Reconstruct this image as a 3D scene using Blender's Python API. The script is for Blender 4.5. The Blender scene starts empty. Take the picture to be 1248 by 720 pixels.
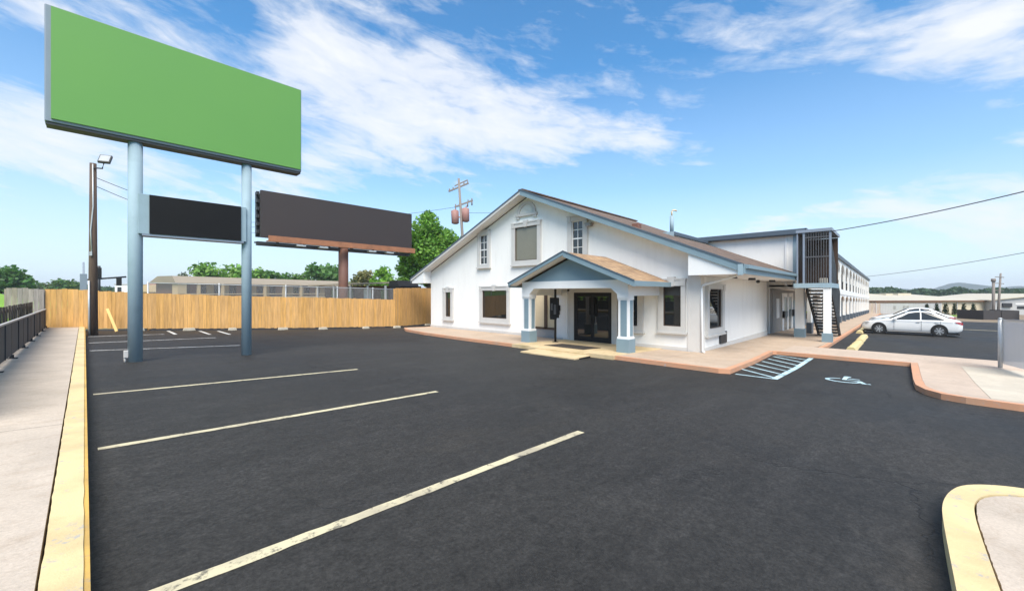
import bpy, bmesh, math, random
from mathutils import Vector, Matrix, noise as mnoise
random.seed(11)
R = math.radians
scene = bpy.context.scene
col = scene.collection

# ------------------------------------------------------------------ ground profile (the lot falls away towards +X)
GX = [-3000, -3, 15, 45, 95, 150, 3000]
GZ = [0.12, 0.12, -0.60, -1.05, -1.9, -2.4, -2.4]
def g(x):
    for i in range(len(GX) - 1):
        if x <= GX[i + 1]:
            t = (x - GX[i]) / (GX[i + 1] - GX[i]); return GZ[i] + t * (GZ[i + 1] - GZ[i])
    return GZ[-1]

# ------------------------------------------------------------------ node helpers
def new_mat(name):
    m = bpy.data.materials.new(name); m.use_nodes = True
    nt = m.node_tree; b = nt.nodes['Principled BSDF']
    return m, nt, b
def N(nt, t, **kw):
    n = nt.nodes.new(t)
    for k, v in kw.items(): setattr(n, k, v)
    return n
def L(nt, a, b): nt.links.new(a, b)
def val(nt, op, a, b=None, c=None, clamp=False):
    n = N(nt, 'ShaderNodeMath', operation=op); n.use_clamp = clamp
    for i, v in enumerate((a, b, c)):
        if v is None: continue
        if isinstance(v, (int, float)): n.inputs[i].default_value = v
        else: L(nt, v, n.inputs[i])
    return n.outputs[0]
def mixc(nt, f, a, b, blend='MIX'):
    n = N(nt, 'ShaderNodeMix', data_type='RGBA', blend_type=blend)
    for i, v in ((0, f), (6, a), (7, b)):
        if isinstance(v, (int, float)): n.inputs[i].default_value = v
        elif isinstance(v, (tuple, list)): n.inputs[i].default_value = (*v[:3], 1)
        else: L(nt, v, n.inputs[i])
    return n.outputs[2]
def ramp(nt, f, stops):
    n = N(nt, 'ShaderNodeValToRGB'); r = n.color_ramp
    while len(r.elements) < len(stops): r.elements.new(0.5)
    for e, (p, c) in zip(r.elements, stops):
        e.position = p; e.color = (c, c, c, 1) if isinstance(c, (int, float)) else (*c[:3], 1)
    L(nt, f, n.inputs[0]); return n.outputs[0]
def nz(nt, co, scale, detail=4, rough=0.55, dist=0.0):
    n = N(nt, 'ShaderNodeTexNoise'); n.inputs['Scale'].default_value = scale; n.inputs['Detail'].default_value = detail
    n.inputs['Roughness'].default_value = rough; n.inputs['Distortion'].default_value = dist
    if co is not None: L(nt, co, n.inputs['Vector'])
    return n.outputs[0]
def coord(nt, scale=(1, 1, 1), world=True):
    if world: c = N(nt, 'ShaderNodeNewGeometry').outputs['Position']
    else: c = N(nt, 'ShaderNodeTexCoord').outputs['Object']
    mp = N(nt, 'ShaderNodeMapping'); mp.inputs['Scale'].default_value = scale; L(nt, c, mp.inputs['Vector'])
    return mp.outputs[0]
def bump(nt, b, h, strength, dist=0.01):
    n = N(nt, 'ShaderNodeBump'); n.inputs['Strength'].default_value = strength; n.inputs['Distance'].default_value = dist
    L(nt, h, n.inputs['Height']); L(nt, n.outputs[0], b.inputs['Normal'])

def plain(name, c, rough=0.6, var=0.12, scale=6, fine=60, metal=0.0, bmp=0.0, spec=0.5, stretch=(1, 1, 1), dirt=None, dirt_amt=0.0, dirt_scale=2.0):
    """base colour with broad and fine tonal variation, optional stains of another colour"""
    m, nt, b = new_mat(name)
    co = coord(nt, stretch)
    n1 = nz(nt, co, scale, 5); n2 = nz(nt, co, fine, 3)
    f = val(nt, 'ADD', val(nt, 'MULTIPLY', n1, 0.6), val(nt, 'MULTIPLY', n2, 0.4))
    f = ramp(nt, f, [(0.3, 0.0), (0.7, 1.0)])
    cc = mixc(nt, f, tuple(v * (1 - var) for v in c), tuple(min(1, v * (1 + var)) for v in c))
    if dirt:
        d = ramp(nt, nz(nt, coord(nt, stretch), dirt_scale, 6, 0.65), [(0.5, 0.0), (0.72, 1.0)])
        cc = mixc(nt, val(nt, 'MULTIPLY', d, dirt_amt), cc, dirt)
    L(nt, cc, b.inputs['Base Color'])
    b.inputs['Metallic'].default_value = metal; b.inputs['Specular IOR Level'].default_value = spec
    L(nt, ramp(nt, n1, [(0.2, max(0, rough - 0.08)), (0.8, min(1, rough + 0.08))]), b.inputs['Roughness'])
    if bmp: bump(nt, b, n2, bmp)
    return m

def tinted(name, c, rough=0.8, grain=(1, 1, 1), gscale=8, gamt=0.25, trans=0.0, spec=0.3):
    """colour times the per-face attribute 'tint' (each board or leaf has its own tone)"""
    m, nt, b = new_mat(name)
    at = N(nt, 'ShaderNodeVertexColor', layer_name='tint')
    n1 = nz(nt, coord(nt, grain), gscale, 5, 0.6)
    f = ramp(nt, n1, [(0.3, 1 - gamt), (0.7, 1 + gamt * 0.4)])
    cc = mixc(nt, 1.0, at.outputs['Color'], tuple(c), 'MULTIPLY')
    cc = mixc(nt, 1.0, cc, f, 'MULTIPLY')
    L(nt, cc, b.inputs['Base Color']); b.inputs['Roughness'].default_value = rough
    b.inputs['Specular IOR Level'].default_value = spec
    if trans:
        t = N(nt, 'ShaderNodeBsdfTranslucent'); L(nt, mixc(nt, 1.0, cc, (1.3, 1.5, 0.6), 'MULTIPLY'), t.inputs['Color'])
        mx = N(nt, 'ShaderNodeMixShader'); mx.inputs[0].default_value = trans
        L(nt, b.outputs[0], mx.inputs[1]); L(nt, t.outputs[0], mx.inputs[2])
        L(nt, mx.outputs[0], nt.nodes['Material Output'].inputs['Surface'])
    return m

def asphalt(name, base=0.027):
    m, nt, b = new_mat(name)
    co = coord(nt)
    big = nz(nt, co, 0.22, 6, 0.6, 0.6); mid = nz(nt, coord(nt, (0.5, 2.2, 1)), 0.8, 6, 0.65, 0.4); fine = nz(nt, co, 34, 5, 0.8); grit = nz(nt, co, 160, 2, 0.6)
    f = ramp(nt, big, [(0.32, 0.0), (0.68, 1.0)])
    c = mixc(nt, f, (base * 0.84, base * 0.80, base * 0.75), (base * 1.44, base * 1.38, base * 1.30))
    c = mixc(nt, val(nt, 'MULTIPLY', ramp(nt, mid, [(0.48, 0.0), (0.75, 1.0)]), 0.5), c, (base * 1.9, base * 1.82, base * 1.75))
    br = ramp(nt, nz(nt, coord(nt, (0.8, 1.6, 1)), 0.5, 5, 0.6, 0.8), [(0.58, 0.0), (0.75, 1.0)])
    c = mixc(nt, val(nt, 'MULTIPLY', br, 0.35), c, (base * 1.9, base * 1.65, base * 1.3))
    c = mixc(nt, 1.0, c, ramp(nt, nz(nt, coord(nt, (1, 1.5, 1)), 7, 6, 0.75, 0.3), [(0.3, 0.72), (0.5, 1.0), (0.7, 1.35)]), 'MULTIPLY')
    c = mixc(nt, 1.0, c, ramp(nt, fine, [(0.3, 0.5), (0.5, 1.0), (0.72, 1.7)]), 'MULTIPLY')
    # worn stone showing as pale specks
    sp = ramp(nt, grit, [(0.66, 0.0), (0.72, 1.0)])
    c = mixc(nt, val(nt, 'MULTIPLY', sp, 0.30), c, (0.16, 0.155, 0.15))
    # sparse cracks
    vo = N(nt, 'ShaderNodeTexVoronoi', feature='DISTANCE_TO_EDGE'); vo.inputs['Scale'].default_value = 0.42
    wob = N(nt, 'ShaderNodeVectorMath', operation='ADD')
    nn = N(nt, 'ShaderNodeTexNoise'); nn.inputs['Scale'].default_value = 1.6; nn.inputs['Detail'].default_value = 6
    L(nt, co, nn.inputs['Vector']); L(nt, co, wob.inputs[0]); L(nt, nn.outputs['Color'], wob.inputs[1]); L(nt, wob.outputs[0], vo.inputs['Vector'])
    cr = ramp(nt, vo.outputs['Distance'], [(0.0, 1.0), (0.006, 0.0)])
    cr = val(nt, 'MULTIPLY', cr, ramp(nt, nz(nt, co, 0.3, 3), [(0.48, 0.0), (0.6, 1.0)]))
    c = mixc(nt, val(nt, 'MULTIPLY', cr, 0.7), c, (0.012, 0.012, 0.013))
    L(nt, c, b.inputs['Base Color'])
    # faint tyre scuffs along the driving lane and old oil drips
    tr = ramp(nt, nz(nt, coord(nt, (3.0, 0.22, 1)), 1.1, 5, 0.6, 0.5), [(0.60, 0.0), (0.72, 1.0)])
    c = mixc(nt, val(nt, 'MULTIPLY', tr, 0.28), c, (base * 0.45, base * 0.45, base * 0.47))
    oil = ramp(nt, nz(nt, co, 1.7, 4, 0.5), [(0.70, 0.0), (0.76, 1.0)])
    c = mixc(nt, val(nt, 'MULTIPLY', oil, 0.45), c, (0.012, 0.011, 0.011)); L(nt, c, b.inputs['Base Color'])
    L(nt, ramp(nt, big, [(0.3, 0.56), (0.7, 0.78)]), b.inputs['Roughness'])
    b.inputs['Specular IOR Level'].default_value = 0.2
    h = val(nt, 'SUBTRACT', val(nt, 'ADD', fine, val(nt, 'MULTIPLY', grit, 0.5)), val(nt, 'MULTIPLY', cr, 1.5))
    bump(nt, b, h, 0.45, 0.012)
    return m

def worn_paint(name, c, base=0.045, wear=0.58, dirt=(0.3, 0.26, 0.2)):
    m, nt, b = new_mat(name)
    co = coord(nt)
    w = nz(nt, co, 9, 8, 0.75); d = nz(nt, co, 1.6, 5, 0.6)
    cc = mixc(nt, val(nt, 'MULTIPLY', ramp(nt, d, [(0.45, 0.0), (0.65, 1.0)]), 0.7), c, dirt)
    cc = mixc(nt, ramp(nt, w, [(wear, 0.0), (wear + 0.09, 0.8)]), cc, (base, base, base))
    L(nt, cc, b.inputs['Base Color']); b.inputs['Roughness'].default_value = 0.75
    bump(nt, b, nz(nt, co, 70, 3), 0.3)
    return m

def concrete(name, c, joint=None, axis=1, stain=(0.30, 0.24, 0.18), amt=0.35, crack=True):
    m, nt, b = new_mat(name)
    co = coord(nt)
    n1 = nz(nt, co, 0.9, 7, 0.65, 0.5); n2 = nz(nt, co, 45, 4, 0.7); n3 = nz(nt, coord(nt, (1.0, 2.6, 1)), 2.2, 6, 0.7, 0.8)
    cc = mixc(nt, ramp(nt, n1, [(0.3, 0.0), (0.7, 1.0)]), tuple(v * 0.86 for v in c), tuple(min(0.9, v * 1.1) for v in c))
    cc = mixc(nt, val(nt, 'MULTIPLY', ramp(nt, n3, [(0.5, 0.0), (0.75, 1.0)]), amt), cc, stain)
    cc = mixc(nt, 1.0, cc, ramp(nt, n2, [(0.3, 0.86), (0.7, 1.1)]), 'MULTIPLY')
    hgt = n2
    if joint:
        sx = N(nt, 'ShaderNodeSeparateXYZ'); L(nt, co, sx.inputs[0])
        j = val(nt, 'ABSOLUTE', val(nt, 'SUBTRACT', val(nt, 'FRACT', val(nt, 'DIVIDE', val(nt, 'ADD', sx.outputs[axis], 500.0), joint)), 0.5))
        j = val(nt, 'LESS_THAN', j, 0.009 / joint)
        cc = mixc(nt, val(nt, 'MULTIPLY', j, 0.65), cc, (0.09, 0.08, 0.07))
    if crack:
        vo = N(nt, 'ShaderNodeTexVoronoi', feature='DISTANCE_TO_EDGE'); vo.inputs['Scale'].default_value = 0.5
        wob = N(nt, 'ShaderNodeVectorMath', operation='ADD'); nn = N(nt, 'ShaderNodeTexNoise'); nn.inputs['Scale'].default_value = 2.0; nn.inputs['Detail'].default_value = 6
        L(nt, co, nn.inputs['Vector']); L(nt, co, wob.inputs[0]); L(nt, nn.outputs['Color'], wob.inputs[1]); L(nt, wob.outputs[0], vo.inputs['Vector'])
        cr = val(nt, 'MULTIPLY', ramp(nt, vo.outputs['Distance'], [(0.0, 1.0), (0.005, 0.0)]), ramp(nt, n1, [(0.5, 0.0), (0.6, 0.6)]))
        cc = mixc(nt, cr, cc, (0.10, 0.09, 0.08))
    L(nt, cc, b.inputs['Base Color']); b.inputs['Roughness'].default_value = 0.85
    b.inputs['Specular IOR Level'].default_value = 0.3
    bump(nt, b, hgt, 0.35)
    return m

def glass(name, c=(0.012, 0.014, 0.015), rough=0.02, ior=1.75):
    m, nt, b = new_mat(name)
    L(nt, mixc(nt, nz(nt, coord(nt), 1.2, 3), tuple(v * 0.7 for v in c), tuple(v * 1.4 for v in c)), b.inputs['Base Color'])
    b.inputs['Roughness'].default_value = rough; b.inputs['IOR'].default_value = ior
    return m

def shingles(name, c1, c2, mort, xs=1.0):
    m, nt, b = new_mat(name)
    geo = N(nt, 'ShaderNodeNewGeometry'); sx = N(nt, 'ShaderNodeSeparateXYZ'); L(nt, geo.outputs['Position'], sx.inputs[0])
    cb = N(nt, 'ShaderNodeCombineXYZ'); L(nt, sx.outputs[0], cb.inputs[0]); L(nt, val(nt, 'MULTIPLY', sx.outputs[2], 2.5), cb.inputs[1])
    br = N(nt, 'ShaderNodeTexBrick'); L(nt, cb.outputs[0], br.inputs['Vector'])
    br.inputs['Scale'].default_value = 1.0; br.inputs['Brick Width'].default_value = 0.30; br.inputs['Row Height'].default_value = 0.16
    br.inputs['Mortar Size'].default_value = 0.012; br.inputs['Mortar Smooth'].default_value = 0.3; br.inputs['Bias'].default_value = 0.0
    br.inputs['Color1'].default_value = (*c1, 1); br.inputs['Color2'].default_value = (*c2, 1); br.inputs['Mortar'].default_value = (*mort, 1)
    st = ramp(nt, nz(nt, coord(nt, (0.6, 2, 2)), 1.2, 6, 0.65), [(0.3, 0.75), (0.7, 1.15)])
    cc = mixc(nt, 1.0, br.outputs['Color'], st, 'MULTIPLY')
    cc = mixc(nt, 1.0, cc, ramp(nt, nz(nt, coord(nt), 90, 3), [(0.3, 0.8), (0.7, 1.2)]), 'MULTIPLY')
    L(nt, cc, b.inputs['Base Color']); b.inputs['Roughness'].default_value = 0.9
    bump(nt, b, br.outputs['Fac'], -0.4, 0.02)
    return m

M = {}
M['asphalt'] = asphalt('asphalt'); M['lane'] = worn_paint('lane_paint', (0.56, 0.50, 0.33), wear=0.54); M['white_line'] = worn_paint('white_lane_paint', (0.6, 0.6, 0.58), wear=0.55)
M['blue_line'] = worn_paint('blue_lane_paint', (0.48, 0.66, 0.72), wear=0.57, dirt=(0.2, 0.3, 0.34))
M['yellow_kerb'] = worn_paint('yellow_kerb_paint', (0.66, 0.525, 0.28), base=0.34, wear=0.56, dirt=(0.48, 0.37, 0.20))
M['kerb_edge'] = worn_paint('deep_yellow_kerb_paint', (0.62, 0.38, 0.09), base=0.2, wear=0.58, dirt=(0.36, 0.24, 0.08))
M['orange_kerb'] = worn_paint('orange_kerb_paint', (0.58, 0.29, 0.165), base=0.38, wear=0.58, dirt=(0.44, 0.28, 0.18))
M['tan_paint'] = worn_paint('tan_step_paint', (0.60, 0.46, 0.27), base=0.42, wear=0.64, dirt=(0.42, 0.32, 0.16))
M['pavement'] = concrete('pavement_concrete', (0.50, 0.425, 0.35), joint=4.9, axis=1, stain=(0.33, 0.25, 0.18), amt=0.55, crack=False)
M['walk'] = concrete('walkway_concrete', (0.47, 0.365, 0.275), joint=3.0, axis=1, stain=(0.42, 0.27, 0.17), amt=0.5)
M['walk2'] = concrete('strip_concrete', (0.50, 0.40, 0.32), joint=2.4, axis=0, stain=(0.36, 0.27, 0.2))
M['pad'] = concrete('pad_concrete', (0.54, 0.48, 0.39), stain=(0.45, 0.38, 0.3), crack=False)
M['stucco'] = plain('white_stucco', (0.83, 0.82, 0.79), 0.85, 0.03, 0.7, 40, bmp=0.25, spec=0.25, stretch=(1.6, 1.6, 0.35), dirt=(0.56, 0.54, 0.50), dirt_amt=0.22, dirt_scale=1.3)
M['trim'] = plain('grey_trim', (0.53, 0.52, 0.50), 0.8, 0.07, 3, 50, bmp=0.15, spec=0.3)
M['plinth'] = plain('pale_grey_plinth', (0.62, 0.60, 0.57), 0.85, 0.1, 2, 40, bmp=0.2, dirt=(0.4, 0.34, 0.28), dirt_amt=0.3)
M['white'] = plain('white_paint', (0.79, 0.79, 0.78), 0.5, 0.03, 2, 50)
M['soffit'] = plain('soffit_paint', (0.76, 0.745, 0.71), 0.7, 0.04, 2, 50)
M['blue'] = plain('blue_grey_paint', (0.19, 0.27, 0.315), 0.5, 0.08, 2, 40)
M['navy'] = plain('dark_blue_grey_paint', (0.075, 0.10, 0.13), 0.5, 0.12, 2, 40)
M['paleblue'] = plain('pale_blue_paint', (0.285, 0.385, 0.44), 0.75, 0.06, 2, 40, dirt=(0.2, 0.27, 0.3), dirt_amt=0.4)
M['green'] = plain('green_sign_face', (0.126, 0.315, 0.068), 0.55, 0.02, 0.6, 40)
M['signgrey'] = plain('sign_frame_grey', (0.22, 0.26, 0.32), 0.45, 0.06, 2, 30)
M['signdark'] = plain('sign_underside', (0.05, 0.052, 0.058), 0.6, 0.1)
M['blackpanel'] = plain('black_panel', (0.011, 0.010, 0.010), 0.5, 0.25, 0.6, 30, spec=0.2)
M['brownpanel'] = plain('brown_black_vinyl', (0.044, 0.032, 0.029), 0.6, 0.05, 0.5, 30)
M['rust'] = plain('rusty_steel', (0.36, 0.15, 0.075), 0.75, 0.25, 1.6, 25, bmp=0.2, dirt=(0.2, 0.09, 0.05), dirt_amt=0.6)
M['rustpole'] = plain('brown_steel', (0.20, 0.09, 0.06), 0.6, 0.12, 1.2, 25, dirt=(0.1, 0.05, 0.04), dirt_amt=0.4)
M['darksteel'] = plain('dark_steel', (0.03, 0.03, 0.033), 0.5, 0.2)
M['barsteel'] = plain('dark_grey_bars', (0.085, 0.085, 0.09), 0.5, 0.15)
M['black'] = plain('black_paint', (0.013, 0.013, 0.014), 0.55, 0.2, spec=0.3)
M['greypanel'] = plain('dark_grey_screen', (0.040, 0.043, 0.048), 0.75, 0.14, 3, 80, stretch=(4, 4, 0.6))
M['railtop'] = plain('pale_grey_rail', (0.42, 0.40, 0.38), 0.5, 0.1)
M['galv'] = plain('galvanised_steel', (0.50, 0.52, 0.53), 0.4, 0.1, metal=0.3)
M['pole_wood'] = plain('dark_pole_wood', (0.10, 0.068, 0.05), 0.9, 0.35, 3, 40, stretch=(6, 6, 0.6), bmp=0.4)
M['grey_wood_pole'] = plain('grey_pole_wood', (0.22, 0.19, 0.17), 0.9, 0.3, 3, 40, stretch=(6, 6, 0.6))
M['mat'] = plain('dark_doormat', (0.035, 0.028, 0.022), 0.95, 0.2, 6, 90)
M['cream'] = plain('cream_blind', (0.60, 0.49, 0.32), 0.6, 0.05)
M['brownframe'] = plain('brown_frame', (0.06, 0.035, 0.022), 0.45, 0.15)
M['greyfill'] = plain('grey_infill', (0.30, 0.29, 0.28), 0.7, 0.08)
M['blind'] = plain('olive_grey_pane', (0.20, 0.19, 0.145), 0.18, 0.1, 1.5, 20, spec=0.6)
M['glass'] = glass('dark_glass'); M['glass2'] = glass('door_glass', (0.014, 0.014, 0.013), 0.03, 1.7)
M['carglass'] = glass('car_glass', (0.02, 0.024, 0.028), 0.03, 1.6)
M['teal'] = plain('teal_door_glass', (0.05, 0.10, 0.12), 0.2, 0.1, spec=0.6)
M['roof'] = shingles('brown_shingles', (0.19, 0.125, 0.088), (0.125, 0.085, 0.062), (0.055, 0.042, 0.034))
M['roof2'] = shingles('tan_shingles', (0.42, 0.275, 0.155), (0.30, 0.19, 0.11), (0.13, 0.085, 0.055))
M['fence'] = tinted('new_pine_boards', (0.73, 0.41, 0.145), 0.8, (7, 7, 0.55), 2.2, 0.3)
M['oldfence'] = tinted('weathered_boards', (0.46, 0.39, 0.33), 0.9, (7, 7, 0.6), 2.2, 0.35)
M['darkfence'] = tinted('dark_stained_boards', (0.07, 0.055, 0.045), 0.9, (7, 7, 0.6), 2.2, 0.3)
M['plank'] = plain('yellow_plank', (0.70, 0.47, 0.17), 0.8, 0.1, stretch=(6, 6, 0.6))
M['leaf'] = tinted('leaves', (1, 1, 1), 0.55, (1, 1, 1), 0.5, 0.2, 0.28)
M['bark'] = plain('bark', (0.09, 0.065, 0.045), 0.95, 0.3, 5, 40)
M['stop'] = worn_paint('yellow_stop_paint', (0.66, 0.54, 0.27), base=0.45, wear=0.62, dirt=(0.55, 0.42, 0.2))
M['block'] = plain('pale_block', (0.55, 0.50, 0.40), 0.9, 0.2, 3, 40)
M['tyre'] = plain('tyre_rubber', (0.012, 0.012, 0.012), 0.85, 0.2)
M['rim'] = plain('alloy', (0.52, 0.53, 0.54), 0.3, 0.05, metal=0.6)
M['redlamp'] = plain('tail_lamp', (0.42, 0.05, 0.06), 0.15, 0.1)
M['lens'] = plain('clear_lamp', (0.42, 0.43, 0.44), 0.12, 0.1)
M['xfmr'] = plain('rusty_transformer_paint', (0.34, 0.17, 0.145), 0.7, 0.15, 2, 30, dirt=(0.3, 0.24, 0.22), dirt_amt=0.5)
M['wire'] = plain('cable', (0.06, 0.06, 0.065), 0.6, 0.1)
M['beige'] = plain('beige_render', (0.50, 0.37, 0.21), 0.85, 0.08, 0.5, 20)
M['paleroof'] = plain('pale_felt_roof', (0.29, 0.245, 0.19), 0.9, 0.1, 0.4, 10, stretch=(1, 1, 4))
M['redroof'] = plain('red_brown_roof', (0.30, 0.15, 0.11), 0.85, 0.15, 0.6, 10)
M['brick'] = plain('brown_brick', (0.16, 0.085, 0.055), 0.9, 0.2, 1.5, 10)
M['greywall'] = plain('grey_wall', (0.46, 0.45, 0.44), 0.85, 0.08, 0.5, 15)
M['corr'] = plain('corrugated_sheet', (0.52, 0.51, 0.50), 0.6, 0.14, 1.2, 20, stretch=(4, 4, 0.3))
M['warewall'] = plain('cream_metal_wall', (0.58, 0.50, 0.36), 0.6, 0.05, 0.3, 8, stretch=(2, 2, 0.2))
M['wareroof'] = plain('cream_metal_roof', (0.52, 0.46, 0.35), 0.5, 0.05, 0.1, 4)
M['darkwall'] = plain('dark_enclosure', (0.045, 0.04, 0.04), 0.8, 0.12, 1, 20)
def car_paint():
    m, nt, b = new_mat('white_car_paint')
    L(nt, mixc(nt, nz(nt, coord(nt), 2.0, 3), (0.74, 0.74, 0.735), (0.80, 0.80, 0.795)), b.inputs['Base Color'])
    b.inputs['Roughness'].default_value = 0.25; b.inputs['Coat Weight'].default_value = 0.7; b.inputs['Coat Roughness'].default_value = 0.05
    return m
M['car'] = car_paint()
def wire_mesh(name, c, cell=0.06, thick=0.14):
    m, nt, b = new_mat(name)
    co = coord(nt, (1, 1, 1)); sx = N(nt, 'ShaderNodeSeparateXYZ'); L(nt, co, sx.inputs[0])
    h = val(nt, 'ADD', sx.outputs[0], val(nt, 'MULTIPLY', sx.outputs[1], 0.25))
    def line(s):
        a = val(nt, 'ADD' if s > 0 else 'SUBTRACT', h, sx.outputs[2])
        fr = val(nt, 'FRACT', val(nt, 'DIVIDE', val(nt, 'ADD', a, 300), cell)); return val(nt, 'LESS_THAN', fr, thick)
    al = val(nt, 'MAXIMUM', line(1), line(-1))
    b.inputs['Base Color'].default_value = (*c, 1); L(nt, al, b.inputs['Alpha']); b.inputs['Roughness'].default_value = 0.5
    return m
M['chain'] = wire_mesh('chain_link', (0.32, 0.32, 0.32), 0.075, 0.16)
def mesh_panel():
    m, nt, b = new_mat('translucent_grey_panel')
    L(nt, mixc(nt, nz(nt, coord(nt, (3, 3, 0.8)), 2.0, 5), (0.70, 0.71, 0.73), (0.80, 0.81, 0.83)), b.inputs['Base Color'])
    b.inputs['Alpha'].default_value = 0.62; b.inputs['Roughness'].default_value = 0.35
    return m
M['panel'] = mesh_panel()
def ground_mat(name, g1, g2, d, lo=0.55, hi=0.7):
    m, nt, b = new_mat(name); co = coord(nt)
    c = mixc(nt, ramp(nt, nz(nt, co, 14, 6, 0.7), [(0.3, 0.0), (0.7, 1.0)]), g1, g2)
    c = mixc(nt, ramp(nt, nz(nt, co, 0.25, 6, 0.65), [(lo, 0.0), (hi, 1.0)]), c, d)
    L(nt, c, b.inputs['Base Color']); b.inputs['Roughness'].default_value = 0.95; bump(nt, b, nz(nt, co, 40, 4), 0.6, 0.05)
    return m
M['grass'] = ground_mat('grass', (0.16, 0.34, 0.025), (0.28, 0.48, 0.055), (0.24, 0.30, 0.06), 0.6, 0.8)
M['terrain'] = ground_mat('rough_ground', (0.10, 0.13, 0.04), (0.15, 0.17, 0.06), (0.20, 0.15, 0.09), 0.4, 0.6)
M['dirt'] = ground_mat('bare_dirt', (0.20, 0.15, 0.10), (0.26, 0.20, 0.14), (0.14, 0.14, 0.06), 0.55, 0.7)
M['hill'] = ground_mat('wooded_hill', (0.035, 0.06, 0.035), (0.05, 0.075, 0.045), (0.055, 0.065, 0.05), 0.45, 0.6)

# ------------------------------------------------------------------ mesh builder
ORG = {}
class MB:
    def __init__(s): s.bm = bmesh.new(); s.tl = None; s.mi = 0
    def tint(s, faces, c):
        if s.tl is None: s.tl = s.bm.loops.layers.float_color.new('tint')
        for f in faces:
            for l in f.loops: l[s.tl] = (*c, 1)
    def face(s, pts):
        f = s.bm.faces.new([s.bm.verts.new(p) for p in pts]); f.material_index = s.mi; return f
    def prism(s, pts, vec):
        vec = Vector(vec); a = [s.bm.verts.new(p) for p in pts]; b = [s.bm.verts.new(Vector(p) + vec) for p in pts]; n = len(a); fs = []
        fs.append(s.bm.faces.new(a)); fs.append(s.bm.faces.new(b[::-1]))
        for i in range(n): fs.append(s.bm.faces.new([a[i], b[i], b[(i + 1) % n], a[(i + 1) % n]]))
        for f in fs: f.material_index = s.mi
        return fs
    def box(s, x0, x1, y0, y1, z0, z1, bevel=0.0):
        x0, x1 = sorted((x0, x1)); y0, y1 = sorted((y0, y1)); z0, z1 = sorted((z0, z1))
        fs = s.prism([(x0, y0, z0), (x0, y1, z0), (x1, y1, z0), (x1, y0, z0)], (0, 0, z1 - z0))
        if bevel:
            es = list({e for f in fs for e in f.edges})
            bmesh.ops.bevel(s.bm, geom=es, offset=bevel, segments=2, profile=0.6, affect='EDGES')
        return fs
    def bar(s, p0, p1, w, h=None, up=(0, 0, 1)):
        """rectangular bar between two points"""
        h = h or w; p0 = Vector(p0); p1 = Vector(p1); d = (p1 - p0).normalized(); u = Vector(up)
        if abs(d.dot(u)) > 0.98: u = Vector((1, 0, 0))
        sd = d.cross(u).normalized(); u = sd.cross(d).normalized()
        q = [p0 + sd * a * w / 2 + u * b * h / 2 for a, b in ((-1, -1), (1, -1), (1, 1), (-1, 1))]
        return s.prism(q, p1 - p0)
    def tube(s, pts, r, n=8, cap=True):
        pts = [Vector(p) for p in pts]; rs = r if isinstance(r, (list, tuple)) else [r] * len(pts); rings = []
        for i, p in enumerate(pts):
            d = (pts[min(i + 1, len(pts) - 1)] - pts[max(i - 1, 0)]).normalized()
            a = Vector((0, 0, 1)) if abs(d.z) < 0.9 else Vector((1, 0, 0))
            u = d.cross(a).normalized(); v = d.cross(u)
            rings.append([s.bm.verts.new(p + (u * math.cos(t) + v * math.sin(t)) * rs[i]) for t in [2 * math.pi * k / n for k in range(n)]])
        fs = []
        for a, b in zip(rings, rings[1:]):
            for k in range(n): fs.append(s.bm.faces.new([a[k], a[(k + 1) % n], b[(k + 1) % n], b[k]]))
        if cap: fs.append(s.bm.faces.new(rings[0])); fs.append(s.bm.faces.new(rings[-1][::-1]))
        for f in fs: f.material_index = s.mi; f.smooth = len(f.verts) == 4
        return fs
    def shear(s, k, x0):
        for v in s.bm.verts:
            if v.co.x > x0: v.co.z += k * (v.co.x - x0)
        return s
    def build(s, name, mats, parent=None, org=None, smooth=False):
        if parent is not None: org = ORG[parent]
        elif org is None:
            cs = [v.co for v in s.bm.verts]
            org = Vector(((min(c.x for c in cs) + max(c.x for c in cs)) / 2, (min(c.y for c in cs) + max(c.y for c in cs)) / 2, min(c.z for c in cs)))
        org = Vector(org)
        bmesh.ops.recalc_face_normals(s.bm, faces=s.bm.faces)
        for v in s.bm.verts: v.co -= org
        me = bpy.data.meshes.new(name)
        if smooth:
            for f in s.bm.faces: f.smooth = True
        s.bm.to_mesh(me); s.bm.free()
        for m in (mats if isinstance(mats, (list, tuple)) else [mats]): me.materials.append(M[m] if isinstance(m, str) else m)
        o = bpy.data.objects.new(name, me); col.objects.link(o)
        if parent is None: o.location = org
        else: o.parent = parent
        ORG[o] = org
        return o
def thing(name, loc, label, cat, group=None):
    o = bpy.data.objects.new(name, None); col.objects.link(o); o.location = loc; o.empty_display_size = 0.3
    ORG[o] = Vector(loc); return tag(o, label, cat, group)
def tag(o, label, cat, group=None):
    o['label'] = label; o['category'] = cat
    if group: o['group'] = group
    return o
def struct(o, kind='structure'): o['kind'] = kind; return o
def copy_tree(o, parent=None):
    c = o.copy(); col.objects.link(c)
    if parent is not None: c.parent = parent
    for ch in [k for k in list(col.objects) if k.parent == o]: copy_tree(ch, c)
    return c

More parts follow.
